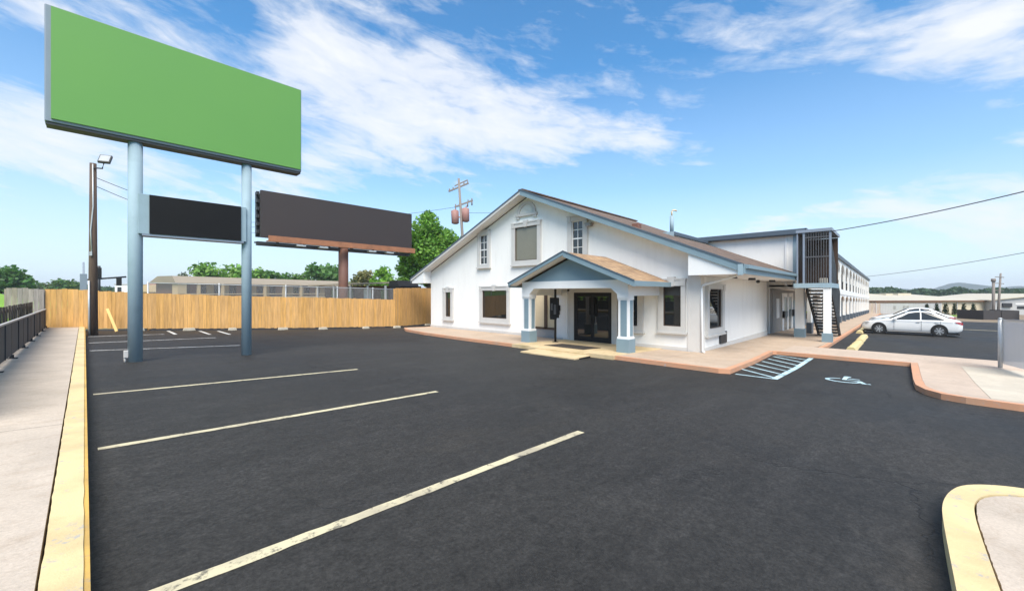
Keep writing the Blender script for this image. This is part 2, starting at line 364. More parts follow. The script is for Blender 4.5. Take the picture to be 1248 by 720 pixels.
# ------------------------------------------------------------------ ground sheets that follow the profile
def sheet(name, poly, off, mat, down=0.0, parent=None):
    """polygon in plan draped on the profile; down > 0 makes it a slab with sides"""
    bm = bmesh.new(); f = bm.faces.new([bm.verts.new((x, y, 0)) for x, y in poly])
    f.normal_update()
    if f.normal.z < 0 or sum((poly[i][0] * poly[(i + 1) % len(poly)][1] - poly[(i + 1) % len(poly)][0] * poly[i][1]) for i in range(len(poly))) < 0: f.normal_flip()
    bmesh.ops.triangulate(bm, faces=bm.faces[:])
    for x in GX[1:-1]:
        bmesh.ops.bisect_plane(bm, geom=bm.verts[:] + bm.edges[:] + bm.faces[:], plane_co=(x, 0, 0), plane_no=(1, 0, 0))
    for v in bm.verts: v.co.z = g(v.co.x) + off
    if down:
        edges = [e for e in bm.edges if e.is_boundary]
        r = bmesh.ops.extrude_edge_only(bm, edges=edges)
        for v in [q for q in r['geom'] if isinstance(q, bmesh.types.BMVert)]: v.co.z -= down
    me = bpy.data.meshes.new(name)
    org = ORG[parent] if parent is not None else Vector((0, 0, 0))
    bm.to_mesh(me); bm.free(); me.materials.append(M[mat])
    o = bpy.data.objects.new(name, me); col.objects.link(o); ORG[o] = org
    if parent is not None: o.parent = parent
    else: struct(o)
    return o
def band(name, outer, inn, off, mat, down):
    bm = bmesh.new(); a = [bm.verts.new((x, y, 0)) for x, y in outer]; b = [bm.verts.new((x, y, 0)) for x, y in inn]
    for i in range(len(a) - 1): bm.faces.new([a[i], a[i + 1], b[i + 1], b[i]])
    for x in GX[1:-1]: bmesh.ops.bisect_plane(bm, geom=bm.verts[:] + bm.edges[:] + bm.faces[:], plane_co=(x, 0, 0), plane_no=(1, 0, 0))
    for v in bm.verts: v.co.z = g(v.co.x) + off
    bmesh.ops.recalc_face_normals(bm, faces=bm.faces)
    r = bmesh.ops.extrude_edge_only(bm, edges=[e for e in bm.edges if e.is_boundary])
    for v in [q for q in r['geom'] if isinstance(q, bmesh.types.BMVert)]: v.co.z -= down
    bmesh.ops.recalc_face_normals(bm, faces=bm.faces)
    me = bpy.data.meshes.new(name); bm.to_mesh(me); bm.free(); me.materials.append(M[mat])
    o = bpy.data.objects.new(name, me); col.objects.link(o); return struct(o)
def rect(x0, x1, y0, y1): return [(x0, y0), (x1, y0), (x1, y1), (x0, y1)]
def strip(pts, w):
    """constant width band along a plan polyline, pts = centre line"""
    l, r = [], []
    for i, p in enumerate(pts):
        a = Vector(pts[max(i - 1, 0)]); b = Vector(pts[min(i + 1, len(pts) - 1)]); d = (b - a).normalized(); n = Vector((-d.y, d.x))
        l.append(tuple(Vector(p) + n * w / 2)); r.append(tuple(Vector(p) - n * w / 2))
    return l + r[::-1]
def offset_in(pts, w):
    out = []
    for i, p in enumerate(pts):
        p = Vector(p); ns = []
        if i > 0: d = (p - Vector(pts[i - 1])).normalized(); ns.append(Vector((-d.y, d.x)))
        if i < len(pts) - 1: d = (Vector(pts[i + 1]) - p).normalized(); ns.append(Vector((-d.y, d.x)))
        n = sum(ns, Vector((0, 0))).normalized(); k = max(0.35, n.dot(ns[0]))
        out.append(tuple(p + n * w / k))
    return out
def smooth(pts, it=2):
    for _ in range(it):
        q = [pts[0]]
        for a, b in zip(pts, pts[1:]): q += [(a[0] * .75 + b[0] * .25, a[1] * .75 + b[1] * .25), (a[0] * .25 + b[0] * .75, a[1] * .25 + b[1] * .75)]
        pts = q + [pts[-1]]
    return pts

sheet('terrain', rect(-2900, 2900, -2900, 2900), -0.12, 'terrain')
lot = sheet('parking_lot', [(-0.1, -16), (66, -16), (66, 27.4), (-0.1, 27.4)], 0.0, 'asphalt')
sheet('road', rect(-24, -12, -200, 200), -0.06, 'asphalt')
sheet('lawn', rect(-11.9, -1.55, -60, 120), -0.04, 'grass')
sheet('dirt_lot', rect(66.05, 112, -40, 40), -0.02, 'dirt')
sheet('dirt_lot', rect(-11.9, 140, 27.5, 140), -0.06, 'terrain')

# left pavement with its yellow kerb
sheet('pavement', rect(-1.55, -0.180, -8, 26.9), 0.15, 'pavement', 0.25)
yy = [-8 + 34.9 * i / 500 for i in range(501)]
rag = [(-0.166 + 0.007 * mnoise.noise((y * 1.4, 0, 0)) + 0.005 * mnoise.noise((y * 7, 2, 0)), y) for y in yy]; lip = [(-0.004 + 0.004 * mnoise.noise((y * 4, 5, 0)), y) for y in yy]
band('kerb', lip, rag, 0.156, 'yellow_kerb', 0.25)
band('kerb', [(0.022, y) for x, y in lip], [(x + 0.002, y) for x, y in lip], 0.148, 'kerb_edge', 0.25)
# painted bay lines
def bay(x0, x1, y, w=0.105, m='lane', y1=None):
    n = 36; jt = lambda: random.uniform(-0.007, 0.007); y1 = y1 or y
    lo = [(x0 + (x1 - x0) * i / n, y + (y1 - y) * i / n - w / 2 + jt()) for i in range(n + 1)]; hi = [(x0 + (x1 - x0) * i / n, y + (y1 - y) * i / n + w / 2 + jt()) for i in range(n + 1)]
    sheet('bay_line', lo + hi[::-1], 0.004, m, parent=lot)
for y, y1 in ((9.8, 9.71), (6.34, 6.42), (3.06, 3.14)): bay(0.1, 4.66, y, 0.105, 'lane', y1)
bay(0.1, 3.8, 17.3, 0.10, 'white_line', 16.9); bay(0.1, 3.75, 20.0, 0.10, 'white_line', 20.5); bay(0.1, 2.4, 22.9, 0.10, 'white_line', 23.2)
for x, ya, yb in ((2.75, 22.9, 25.3), (3.87, 22.3, 24.7), (4.55, 22.0, 24.4)):
    sheet('bay_line', rect(x - 0.06, x + 0.06, ya, yb), 0.005, 'white_line', parent=lot)
for x, y0, y1 in ((46.0, -9.0, -1.0),):
    sheet('bay_line', rect(x - 0.16, x + 0.16, y0, y1), 0.004, 'lane', parent=lot)
# hatched access aisle
hat = MB()
HA, HB, HC, HD = (12.05, 3.18), (12.05, 2.3), (18.0, 2.3), (18.05, 3.42)
sheet('aisle_line', strip([(12.05, 2.3), (18.05, 2.3)], 0.14), 0.005, 'blue_line', parent=lot)
sheet('aisle_line', strip([(12.1, 3.2), (12.1, 2.37)], 0.10), 0.005, 'blue_line', parent=lot)
for k in range(7):
    x = 12.35 + k * 0.84
    sheet('aisle_line', strip([(x, 2.37), (min(x + 0.95, 18.0), 3.36)], 0.09), 0.005, 'blue_line', parent=lot)

# accessible-parking symbol painted flat on the lot (built from strips)
def symbol(cx, cy, s, rot):
    def T(p):
        c, sn = math.cos(rot), math.sin(rot); return (cx + (p[0] * c - p[1] * sn) * s, cy + (p[0] * sn + p[1] * c) * s)
    arc = [(0.36 * math.cos(R(a)) - 0.02, 0.36 * math.sin(R(a)) - 0.28) for a in range(110, 381, 18)]
    parts = [[T(p) for p in strip(arc, 0.10)],
             [T((0.09 * math.cos(R(a)) - 0.07, 0.09 * math.sin(R(a)) + 0.60)) for a in range(0, 360, 30)],
             [T(p) for p in strip([(-0.08, 0.47), (-0.03, -0.12), (0.30, -0.12), (0.46, -0.52), (0.58, -0.47)], 0.11)],
             [T(p) for p in strip([(-0.06, 0.22), (0.26, 0.22)], 0.09)]]
    for i, p in enumerate(parts): sheet('wheelchair_symbol', p, 0.004 + 0.001 * i, 'blue_line', parent=lot)
symbol(13.65, 1.0, 0.92, R(-95))

# walkway round the office with orange-painted edge
edge = [(15.6, 22.25), (13.5, 22.0), (12.75, 20.6), (12.25, 18.0), (11.98, 14.5), (11.92, 11.3), (12.0, 7.0), (11.92, 5.0), (11.85, 3.55), (12.0, 3.3), (18.15, 3.5), (18.25, 3.4), (18.2, -0.26)]
edge += [(14.3, -0.25), (13.2, -0.27), (12.55, -0.4), (12.15, -0.62), (11.98, -0.95), (11.88, -1.6), (11.8, -3.0), (11.75, -16.0)]
band('kerb', edge, offset_in(edge, 0.16), 0.124, 'orange_kerb', 0.3)
inner = offset_in(edge, 0.165)
rear = [(21.15, -16), (21.15, 2.5), (21.4, 2.55)]
w1 = [(p) for p in inner[:12]] 
sheet('walkway', inner[:11] + [(18.4, 3.32), (21.15, 3.32), (21.15, 2.62), (22, 2.42), (27.6, 2.42), (94.0, 2.42), (94.0, 5.6), (26.0, 5.6), (15.6, 5.6), (15.6, 22.1)], 0.12, 'walk', 0.3)
sheet('walkway', [(18.37, 3.315)] + [(p) for p in inner[12:]] + [(21.15, -16), (21.15, 3.315)], 0.12, 'walk2', 0.3)
ek = [(21.15, 2.4), (22, 2.33), (94, 2.33)]
sheet('kerb', strip(ek, 0.16), 0.124, 'orange_kerb', 0.3)
sheet('concrete_pad', [(12.25, -1.3), (18.4, -1.36), (18.4, -9), (12.05, -9)], 0.126, 'pad', 0.02)
# painted tan landing in front of the doors, mat, steps are a thing
sheet('landing', [(11.86, 6.75), (15.66, 6.75), (15.66, 11.5), (11.86, 11.3)], 0.130, 'tan_paint', 0.32)
tag(sheet('doormat', rect(12.55, 13.75, 8.35, 10.2), 0.142, 'mat', 0.012), 'dark brown doormat lying on the tan landing before the glass doors', 'doormat')
del bpy.data.objects['doormat']['kind']
# kerbed island near the camera
oi = [(0.6, -0.22), (3.5, -0.235), (4.6, -0.24), (4.95, -0.26), (5.3, -0.32), (5.6, -0.42), (5.82, -0.62), (5.94, -0.85), (6.0, -1.3), (6.02, -3), (6.0, -8), (0.6, -8)]
ii = [(0.78, -0.41), (3.5, -0.415), (4.55, -0.42), (4.85, -0.43), (5.12, -0.45), (5.36, -0.51), (5.54, -0.62), (5.70, -0.82), (5.78, -1.2), (5.8, -3), (5.78, -7.8), (0.78, -7.8)]
def ragged(pts, step, amp):
    out = [pts[0]]
    for a, b in zip(pts, pts[1:]):
        n = max(1, int((Vector(b) - Vector(a)).length / step))
        out += [(a[0] + (b[0] - a[0]) * k / n + random.uniform(-amp, amp), a[1] + (b[1] - a[1]) * k / n + random.uniform(-amp, amp)) for k in range(1, n + 1)]
    return out
oi = smooth(oi[:10]); ii = smooth(ii[:10]); isl = list(ii)
band('kerb', oi, ii, 0.154, 'yellow_kerb', 0.3)
sheet('traffic_island', ragged(offset_in(isl, -0.012), 0.04, 0.003) + [(0.8, -3.0)], 0.146, 'pavement', 0.3)
# grass bank left of the pavement
mb = MB(); prof = [(-3.4, 0.0), (-5.5, 0.55), (-8, 1.5), (-11, 2.1), (-11.8, 2.1)]
for y0, y1 in ((10, 40), (40, 90)):
    for (xa, za), (xb, zb) in zip(prof, prof[1:]):
        mb.face([(xa, y0, za + .1), (xa, y1, za + .1), (xb, y1, zb + .1), (xb, y0, zb + .1)])
struct(mb.build('grass_bank', 'grass', org=(0, 0, 0)))
# distant hills
def hills(name, pts, depth, base):
    mb = MB(); n = len(pts); rows = []
    for t, zs in ((0, 0.0), (0.5, 0.72), (1.0, 1.0)):
        rows.append([mb.bm.verts.new((x + depth * t * 0.95, y + depth * t * 0.2, base + (z - base) * zs)) for x, y, z in pts])
    for a, b in zip(rows, rows[1:]):
        for i in range(n - 1): mb.bm.faces.new([a[i], a[i + 1], b[i + 1], b[i]])
    return struct(mb.build(name, 'hill', org=(0, 0, 0), smooth=True))
def hz(az_px, d, dep_z):
    return az_px, d, dep_z
# hills are laid out along an arc by bearing (radians from +X) and height
def arc(dist, b0, b1, n, hfun): return [(dist * math.cos(b0 + (b1 - b0) * i / n), dist * math.sin(b0 + (b1 - b0) * i / n), hfun(i / n)) for i in range(n + 1)]
def h1(t):
    z = 12 + 6 * mnoise.noise((t * 9, 0.3, 0)) + 3 * mnoise.noise((t * 40, 1.3, 0))
    z *= .9; return z + 18 * math.exp(-((t - 0.445) / 0.035) ** 2) + 13 * math.exp(-((t - 0.395) / 0.04) ** 2) + 6 * math.exp(-((t - 0.56) / 0.10) ** 2) + 4 * math.exp(-((t - 0.25) / 0.06) ** 2)
hills('hills', arc(1500, R(4), R(-22), 120, h1), 300, -6)
hills('hills', arc(950, R(8), R(-24), 120, lambda t: 2.5 + 3.0 * mnoise.noise((t * 16, 4.1, 0)) + 1.5 * mnoise.noise((t * 60, 2.3, 0))), 160, -6)

# ------------------------------------------------------------------ pylon sign
sg = thing('pylon_sign', (2.1, 14.05, g(2.1)), 'tall roadside sign with blank green board on two pale blue posts', 'sign')
for x in (0.89, 3.32):
    m = MB(); m.tube([(x, 14.05, g(x) - 0.1), (x, 14.05, 5.6)], 0.145 if x < 2 else 0.128, 20)
    post = m.build('post', 'paleblue', sg)
m = MB(); m.box(-0.62, 4.78, 13.84, 14.26, 5.56, 8.18, 0.02); cab = m.build('sign_cabinet', 'signgrey', sg)
m = MB(); m.box(-0.52, 4.745, 13.80, 13.838, 5.625, 8.145); m.build('sign_face', 'green', cab)
m = MB(); m.box(-0.60, 4.76, 13.87, 14.23, 5.50, 5.558)
m.build('bottom_tray', 'signdark', cab)
m = MB(); m.box(0.93, 3.27, 13.86, 14.24, 3.2, 4.21, 0.01); rb = m.build('reader_board', 'paleblue', sg)
m = MB(); m.box(1.14, 3.13, 13.825, 13.858, 3.215, 4.2); m.build('blank_panel', 'blackpanel', rb)
m = MB(); m.box(1.0, 3.2, 13.84, 14.2, 3.15, 3.198); m.build('lower_rail', 'signgrey', rb)
m = MB(); m.box(0.67, 0.76, 13.98, 14.08, 0.08, 0.26, 0.015); m.tube([(0.70, 14.04, 0.10), (0.70, 14.04, -0.05)], 0.025, 8); m.build('electrical_box', 'trim', sg)

# ------------------------------------------------------------------ billboard
bb = thing('billboard', (16.2, 36.35, g(16)), 'large blank brown-black billboard on a rusty steel column behind the fence', 'billboard')
m = MB(); m.box(9.47, 23.0, 36.0, 36.3, 6.05, 9.72); m.build('panel', 'brownpanel', bb)
m = MB(); m.box(9.35, 22.9, 36.9, 37.1, 6.15, 9.6); m.build('back_panel', 'darksteel', bb)
for x in (9.6, 13, 16.2, 19.5, 22.7):
    m = MB(); m.box(x - 0.05, x + 0.05, 36.55, 36.65, 6.1, 9.6)
    for z in (6.5, 7.5, 8.5, 9.3): m.box(x - 0.04, x + 0.04, 36.3, 36.9, z - 0.04, z + 0.04)
    m.build('back_truss', 'darksteel', bb)
m = MB(); m.box(9.30, 9.36, 36.55, 36.65, 6.3, 9.7)
for z in (6.4, 7.0, 7.6, 8.2, 8.8, 9.4): m.box(9.28, 9.46, 36.35, 36.85, z, z + 0.25)
m.build('edge_slats', 'darksteel', bb)
m = MB(); m.tube([(16.2, 36.55, g(16) - 0.3), (16.2, 36.55, 6.0)], 0.42, 20); m.build('column', 'rustpole', bb)
m = MB(); m.box(9.8, 22.95, 35.35, 35.97, 5.72, 5.78)
m.box(9.8, 22.95, 35.32, 35.35, 5.70, 6.16)
cw = m.build('catwalk', 'rust', bb)
m = MB(); m.box(9.3, 22.95, 36.35, 36.75, 5.45, 5.75); m.box(8.9, 13, 35.45, 35.6, 5.5, 5.6)
for x in (10.5, 12.5, 14.5, 16.5, 18.5, 20.5, 22.5): m.bar((x, 35.35, 5.68), (x, 36.4, 5.6), 0.09)
m.build('support_beam', 'darksteel', bb)
for x in (12.2, 14.0, 18.4, 20.2):
    m = MB(); m.box(x - 0.35, x + 0.35, 35.3, 35.75, 5.50, 5.62); m.bar((x, 35.5, 5.6), (x, 35.6, 5.72), 0.06); m.build('lamp', 'galv', bb)

# ------------------------------------------------------------------ light pole
lp = thing('light_pole', (0.24, 23.7, g(0.24)), 'dark wooden pole with a floodlight on top in front of the fence', 'light pole')
m = MB(); m.tube([(0.24, 23.7, -0.1), (0.24, 23.7, 3), (0.24, 23.7, 6.95)], [0.155, 0.13, 0.105], 14); m.build('pole', 'pole_wood', lp)
m = MB(); m.tube([(0.13, 23.56, 0.0), (0.12, 23.56, 2.2)], 0.03, 8); m.tube([(0.2, 23.56, 3.35), (0.17, 23.57, 4.2), (0.24, 23.58, 5.2), (0.23, 23.585, 6.9)], 0.022, 8); m.box(0.13, 0.21, 23.5, 23.56, 3.2, 3.36); m.build('conduit', 'galv', lp)
m = MB(); m.tube([(0.24, 23.6, 6.75), (0.5, 23.45, 6.75), (0.55, 23.42, 7.0)], 0.03, 8); br = m.build('bracket', 'darksteel', lp)
m = MB(); m.box(-0.19, 0.19, -0.05, 0.05, -0.22, 0.22, 0.02); 
bmesh.ops.rotate(m.bm, verts=m.bm.verts[:], cent=(0, 0, 0), matrix=Matrix.Rotation(R(14), 3, 'Y') @ Matrix.Rotation(R(-34), 3, 'X') @ Matrix.Rotation(R(-24), 3, 'Z'))
bmesh.ops.translate(m.bm, verts=m.bm.verts[:], vec=(0.58, 23.4, 7.13)); fl = m.build('floodlight', 'darksteel', lp)
m = MB(); m.box(-0.155, 0.155, -0.064, -0.052, -0.18, 0.17)
bmesh.ops.rotate(m.bm, verts=m.bm.verts[:], cent=(0, 0, 0), matrix=Matrix.Rotation(R(14), 3, 'Y') @ Matrix.Rotation(R(-34), 3, 'X') @ Matrix.Rotation(R(-24), 3, 'Z'))
bmesh.ops.translate(m.bm, verts=m.bm.verts[:], vec=(0.58, 23.4, 7.13)); m.build('lens', 'lens', fl)

# ------------------------------------------------------------------ fences
def board_fence(name, pts, hts, mat, label, bw=0.145, gap=0.006, jit=0.02, cat='fence', tones=(0.82, 1.12), lift=0.06, posts=True, group=None):
    root = thing(name, (pts[0][0], pts[0][1], g(pts[0][0])), label, cat, group)
    mb = MB(); rl = MB()
    for (p, q), (ha, hb) in zip(zip(pts, pts[1:]), zip(hts, hts[1:])):
        p = Vector(p); q = Vector(q); d = q - p; ln = d.length; d.normalize(); nn = Vector((d.y, -d.x)); n = max(1, int(ln / bw))
        s = ln / n; sect = random.random()
        for i in range(n):
            a = p + d * (i * s + gap / 2); b = p + d * ((i + 1) * s - gap / 2); t = (i + 0.5) / n
            if i % 17 == 0: sect = random.random()
            zt = ha + (hb - ha) * t + random.uniform(-jit, jit); zb = g(a.x) + lift + random.uniform(0, 0.03); o = nn * random.uniform(0, 0.008)
            fs = mb.prism([(a.x + o.x, a.y + o.y, zb), (b.x + o.x, b.y + o.y, zb), (b.x + o.x, b.y + o.y, zt), (a.x + o.x, a.y + o.y, zt)], (nn.x * 0.018, nn.y * 0.018, 0))
            v = tones[0] + (tones[1] - tones[0]) * (0.55 * random.random() + 0.45 * sect); h = random.uniform(-0.06, 0.06)
            mb.tint(fs, (v * (1 + h * 0.4), v, v * (1 - h * 2)))
        zt = [ha, hb]
        for k in (0.12, 0.5, 0.88):
            za = g(p.x) + (ha - g(p.x)) * k; zb = g(q.x) + (hb - g(q.x)) * k; o = -nn * 0.035
            rl.tint(rl.bar((p.x + o.x, p.y + o.y, za), (q.x + o.x, q.y + o.y, zb), 0.04, 0.09), (0.9, 0.9, 0.9))
        m2 = max(1, int(ln / 2.4))
        for k in range(m2 + 1):
            c = p + d * (ln * k / m2) - nn * 0.10; z1 = ha + (hb - ha) * k / m2
            rl.tint(rl.box(c.x - 0.045, c.x + 0.045, c.y - 0.045, c.y + 0.045, g(c.x) - 0.1, z1 - 0.05), (0.85, 0.85, 0.85))
    mb.build('board_panel', mat, root); rl.build('rail_frame', mat, root)
    return root
board_fence('wooden_fence', [(-1.2, 27.1), (-0.35, 27.0), (0.30, 26.85)], [1.88, 1.87, 1.83], 'fence', 'short new pine fence length at the pavement end beside the dark light pole')
board_fence('wooden_fence', [(0.34, 26.9), (2.1, 26.15), (5.84, 25.0), (9.72, 24.2), (14.1, 24.05)], [1.80, 1.70, 1.53, 1.42, 1.27], 'fence', 'long new pine board fence running behind the two sign posts')
board_fence('wooden_fence', [(14.12, 24.05), (17.7, 25.3), (19.2, 25.8)], [2.03, 2.07, 2.07], 'fence', 'taller new pine fence section butting against the white office building')
board_fence('weathered_fence', [(-2.25, 26.9), (-1.22, 27.0)], [1.92, 1.88], 'oldfence', 'grey weathered board fence between the grass bank and the new pine fence', tones=(0.7, 1.3), lift=0.55)
board_fence('picket_fence', [(-1.5, 9.0), (-1.52, 26.4)], [1.34, 1.32], 'darkfence', 'dark low picket fence on the grass side of the screened railing', bw=0.62, gap=0.30, tones=(0.5, 1.8), jit=0.01)
pk = MB()
# leaning plank, blocks
m = MB(); m.bar((1.0, 25.55, g(1) + 0.01), (0.72, 26.3, 0.98), 0.10, 0.035, up=(0, 1, 0.4)); tag(m.build('plank', 'plank'), 'yellow plank leaning against the pine fence beside the dark pole', 'plank')
blk = [('left of the left sign post', 1.75, 25.75), ('midway between the two sign posts', 3.55, 25.3), ('just left of the right sign post', 5.25, 24.85), ('right of the right sign post', 7.45, 24.3), ('under the left part of the billboard column', 9.4, 23.85), ('near the low end of the long fence', 11.9, 23.7), ('where the fence steps up taller', 14.0, 23.65), ('nearest to the white office wall', 17.05, 24.6)]
for t, x, y in blk:
    m = MB(); z = g(x); w = random.uniform(0.17, 0.24)
    m.prism([(x - w, y - 0.09, z), (x + w, y - 0.09, z), (x + w * 0.85, y - 0.09, z + 0.12), (x - w * 0.85, y - 0.09, z + 0.12)], (0, 0.2, 0))
    tag(m.build('concrete_block', 'block'), 'small pale block at the fence foot, ' + t, 'concrete block', 'pale blocks along the fence foot')
# railing with dark screens
rl = thing('railing', (-1.1, 17, 0.27), 'dark grey screened metal railing along the outer edge of the pavement', 'railing')
ys = [7.6, 10.0, 12.35, 14.75, 17.35, 19.6, 21.9, 24.4, 26.6]
zt = lambda y: g(-1.1) + 1.0 - 0.0035 * (y - 12); zb = lambda y: g(-1.1) + 0.24 - 0.006 * (y - 15)
for y in ys:
    m = MB(); m.box(-1.185, -1.145, y - 0.02, y + 0.02, g(-1.1) + 0.15, zt(y)); m.box(-1.21, -1.06, y - 0.06, y + 0.06, g(-1.1) + 0.152, g(-1.1) + 0.17)
    m.bar((-1.13, y, g(-1.1) + 0.17), (-1.13, y, g(-1.1) + 0.24), 0.03); m.build('post', 'darksteel', rl)
for a, b in zip(ys, ys[1:]):
    m = MB(); n = 24
    m.prism([(-1.15, a, zb(a)), (-1.15, b - 0.001, zb(b)), (-1.15, b - 0.001, zt(b) - 0.01), (-1.15, a, zt(a) - 0.01)], (-0.012, 0, 0))
    y = (a + b) / 2; m.bar((-1.143, y, zb(y)), (-1.143, y, zt(y) - 0.03), 0.02)
    m.build('screen', 'greypanel', rl)
m = MB(); m.bar((-1.155, ys[0], zt(ys[0]) + 0.012), (-1.155, ys[-1], zt(ys[-1]) + 0.012), 0.05, 0.035); m.build('top_rail', 'railtop', rl)
# chain link fence behind the boards
cf = thing('chain_link_fence', (4, 28.4, g(4)), 'galvanised chain-link fence standing behind the long pine fence', 'fence')
cx = [(2.3, 28.6), (5.2, 27.6), (8.4, 26.9), (11.3, 26.4), (13.6, 26.1), (15.5, 26.2)]
for (x, y) in cx:
    m = MB(); m.tube([(x, y, g(x)), (x, y, 2.35 - 0.02 * x)], 0.04, 8); m.build('post', 'galv', cf)
m = MB(); m.tube([(x, y - 0.03, 2.28 - 0.02 * x) for x, y in cx], 0.022, 6)
m.build('top_rail', 'galv', cf)
m = MB()
for (a, b) in zip(cx, cx[1:]): m.face([(a[0], a[1] - 0.045, g(a[0])), (b[0], b[1] - 0.045, g(b[0])), (b[0], b[1] - 0.045, 2.26 - 0.02 * b[0]), (a[0], a[1] - 0.045, 2.26 - 0.02 * a[0])])
m.build('mesh', 'chain', cf)

# ------------------------------------------------------------------ the office
FX = 15.7; OX = 15.1; RY = 13.8; RZ = 6.86; SL = 0.421; YL = 23.7; YR = 3.78; WL = 22.3; WR = 5.35; BZ = -0.75; RX1 = 27.48
rz = lambda y: RZ - SL * abs(y - RY)
off = thing('office_building', (FX, 13.8, -0.62), 'white gabled office with blue-grey trim and a small entrance porch', 'building')
m = MB()
m.prism([(FX, WR, BZ), (FX, WL, BZ), (FX, WL, rz(WL) - 0.22), (FX, RY, RZ - 0.22), (FX, WR, rz(WR) - 0.22)], (10.5, 0, 0))
wall = m.build('wall', 'stucco', off)
m = MB()  # plinth: slightly proud
m.box(FX - 0.03, FX, 11.6, WL + 0.02, BZ, -0.36); m.box(FX - 0.03, FX, WR - 0.03, 8.6, BZ, -0.36); m.box(FX - 0.03, 26.2, WR - 0.03, WR, BZ, -0.38)
m.build('plinth', 'plinth', wall)
m = MB(); m.box(FX - 0.05, FX + 0.35, WR - 0.05, WR + 0.42, BZ + 0.02, 2.36); m.build('corner_pilaster', 'plinth', wall)
# roof: two slabs
m = MB(); T = 0.10
m.prism([(OX, RY, RZ), (OX, YR, rz(YR)), (OX, YR, rz(YR) - T), (OX, RY, RZ - T)], (RX1 - OX, 0, 0))
m.prism([(OX, RY, RZ), (OX, YL, rz(YL)), (OX, YL, rz(YL) - T), (OX, RY, RZ - T)], (RX1 - OX, 0, 0))
roof = m.build('roof', 'roof', off)
m = MB(); m.bar((OX, RY, RZ + 0.03), (RX1, RY, RZ + 0.03), 0.3, 0.06)
m.build('ridge_cap', 'roof', roof)
for (x, y, s) in ((17.2, 8.6, 0.16),):
    m = MB(); z = rz(y); m.box(x - s, x + s, y - s, y + s, z - 0.15, z + 0.16, 0.03); m.build('roof_vent', 'rustpole', roof)
# rake fascia and soffit
def rake(y0, z0, y1, z1, x, h, t, mb): mb.prism([(x, y0, z0), (x, y1, z1), (x, y1, z1 - h), (x, y0, z0 - h)], (t, 0, 0))
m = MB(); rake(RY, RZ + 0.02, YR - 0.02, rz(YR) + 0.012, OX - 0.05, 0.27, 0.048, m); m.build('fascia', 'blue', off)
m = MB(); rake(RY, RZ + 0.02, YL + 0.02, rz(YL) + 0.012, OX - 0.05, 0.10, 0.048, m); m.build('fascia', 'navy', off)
m = MB(); rake(RY, RZ - 0.082, YL + 0.02, rz(YL) - 0.09, OX - 0.04, 0.12, 0.038, m); m.build('rake_board', 'trim', off)
m = MB(); rake(RY, RZ + 0.05, YR - 0.05, rz(YR) + 0.03, OX - 0.07, 0.07, 0.018, m); m.build('drip_edge', 'navy', off)
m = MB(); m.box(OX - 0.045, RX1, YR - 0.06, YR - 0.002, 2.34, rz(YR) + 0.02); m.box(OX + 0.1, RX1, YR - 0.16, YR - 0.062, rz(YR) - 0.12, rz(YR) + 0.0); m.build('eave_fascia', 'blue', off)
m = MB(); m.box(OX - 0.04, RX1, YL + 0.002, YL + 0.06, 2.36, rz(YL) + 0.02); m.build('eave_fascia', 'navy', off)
m = MB(); m.box(OX - 0.075, OX - 0.052, YR - 0.03, YR + 0.13, 2.30, rz(YR) + 0.02); m.build('eave_end_block', 'paleblue', off)
m = MB()
rake(RY, RZ - 0.12, WR + 0.22, rz(WR + 0.22) - 0.12, OX + 0.0, 0.05, FX - OX - 0.002, m); rake(RY, RZ - 0.12, WL, rz(WL) - 0.12, OX + 0.0, 0.05, FX - OX - 0.002, m)
m.box(OX + 0.06, RX1 - 0.02, YR + 0.0, WR - 0.055, 2.34, 2.37); m.box(OX + 0.06, RX1, WL + 0.004, YL - 0.002, 2.36, 2.39)
m.build('soffit', 'soffit', off)
m = MB()   # boxed eave ends
m.prism([(OX + 0.02, WR + 0.21, 2.34), (OX + 0.02, WR + 0.21, rz(WR + 0.21) - 0.12), (OX + 0.02, YR + 0.03, rz(YR) - 0.12), (OX + 0.02, YR + 0.03, 2.34)], (0.04, 0, 0))
m.build('boxed_eave', 'white', off)
m = MB()
m.prism([(OX + 0.02, WL + 0.0, 2.34), (OX + 0.02, WL + 0.0, rz(WL) - 0.12), (OX + 0.02, YL - 0.05, rz(YL) - 0.12), (OX + 0.02, YL - 0.05, 2.34)], (FX - OX - 0.03, 0, 0))
m.build('boxed_eave', 'white', off)

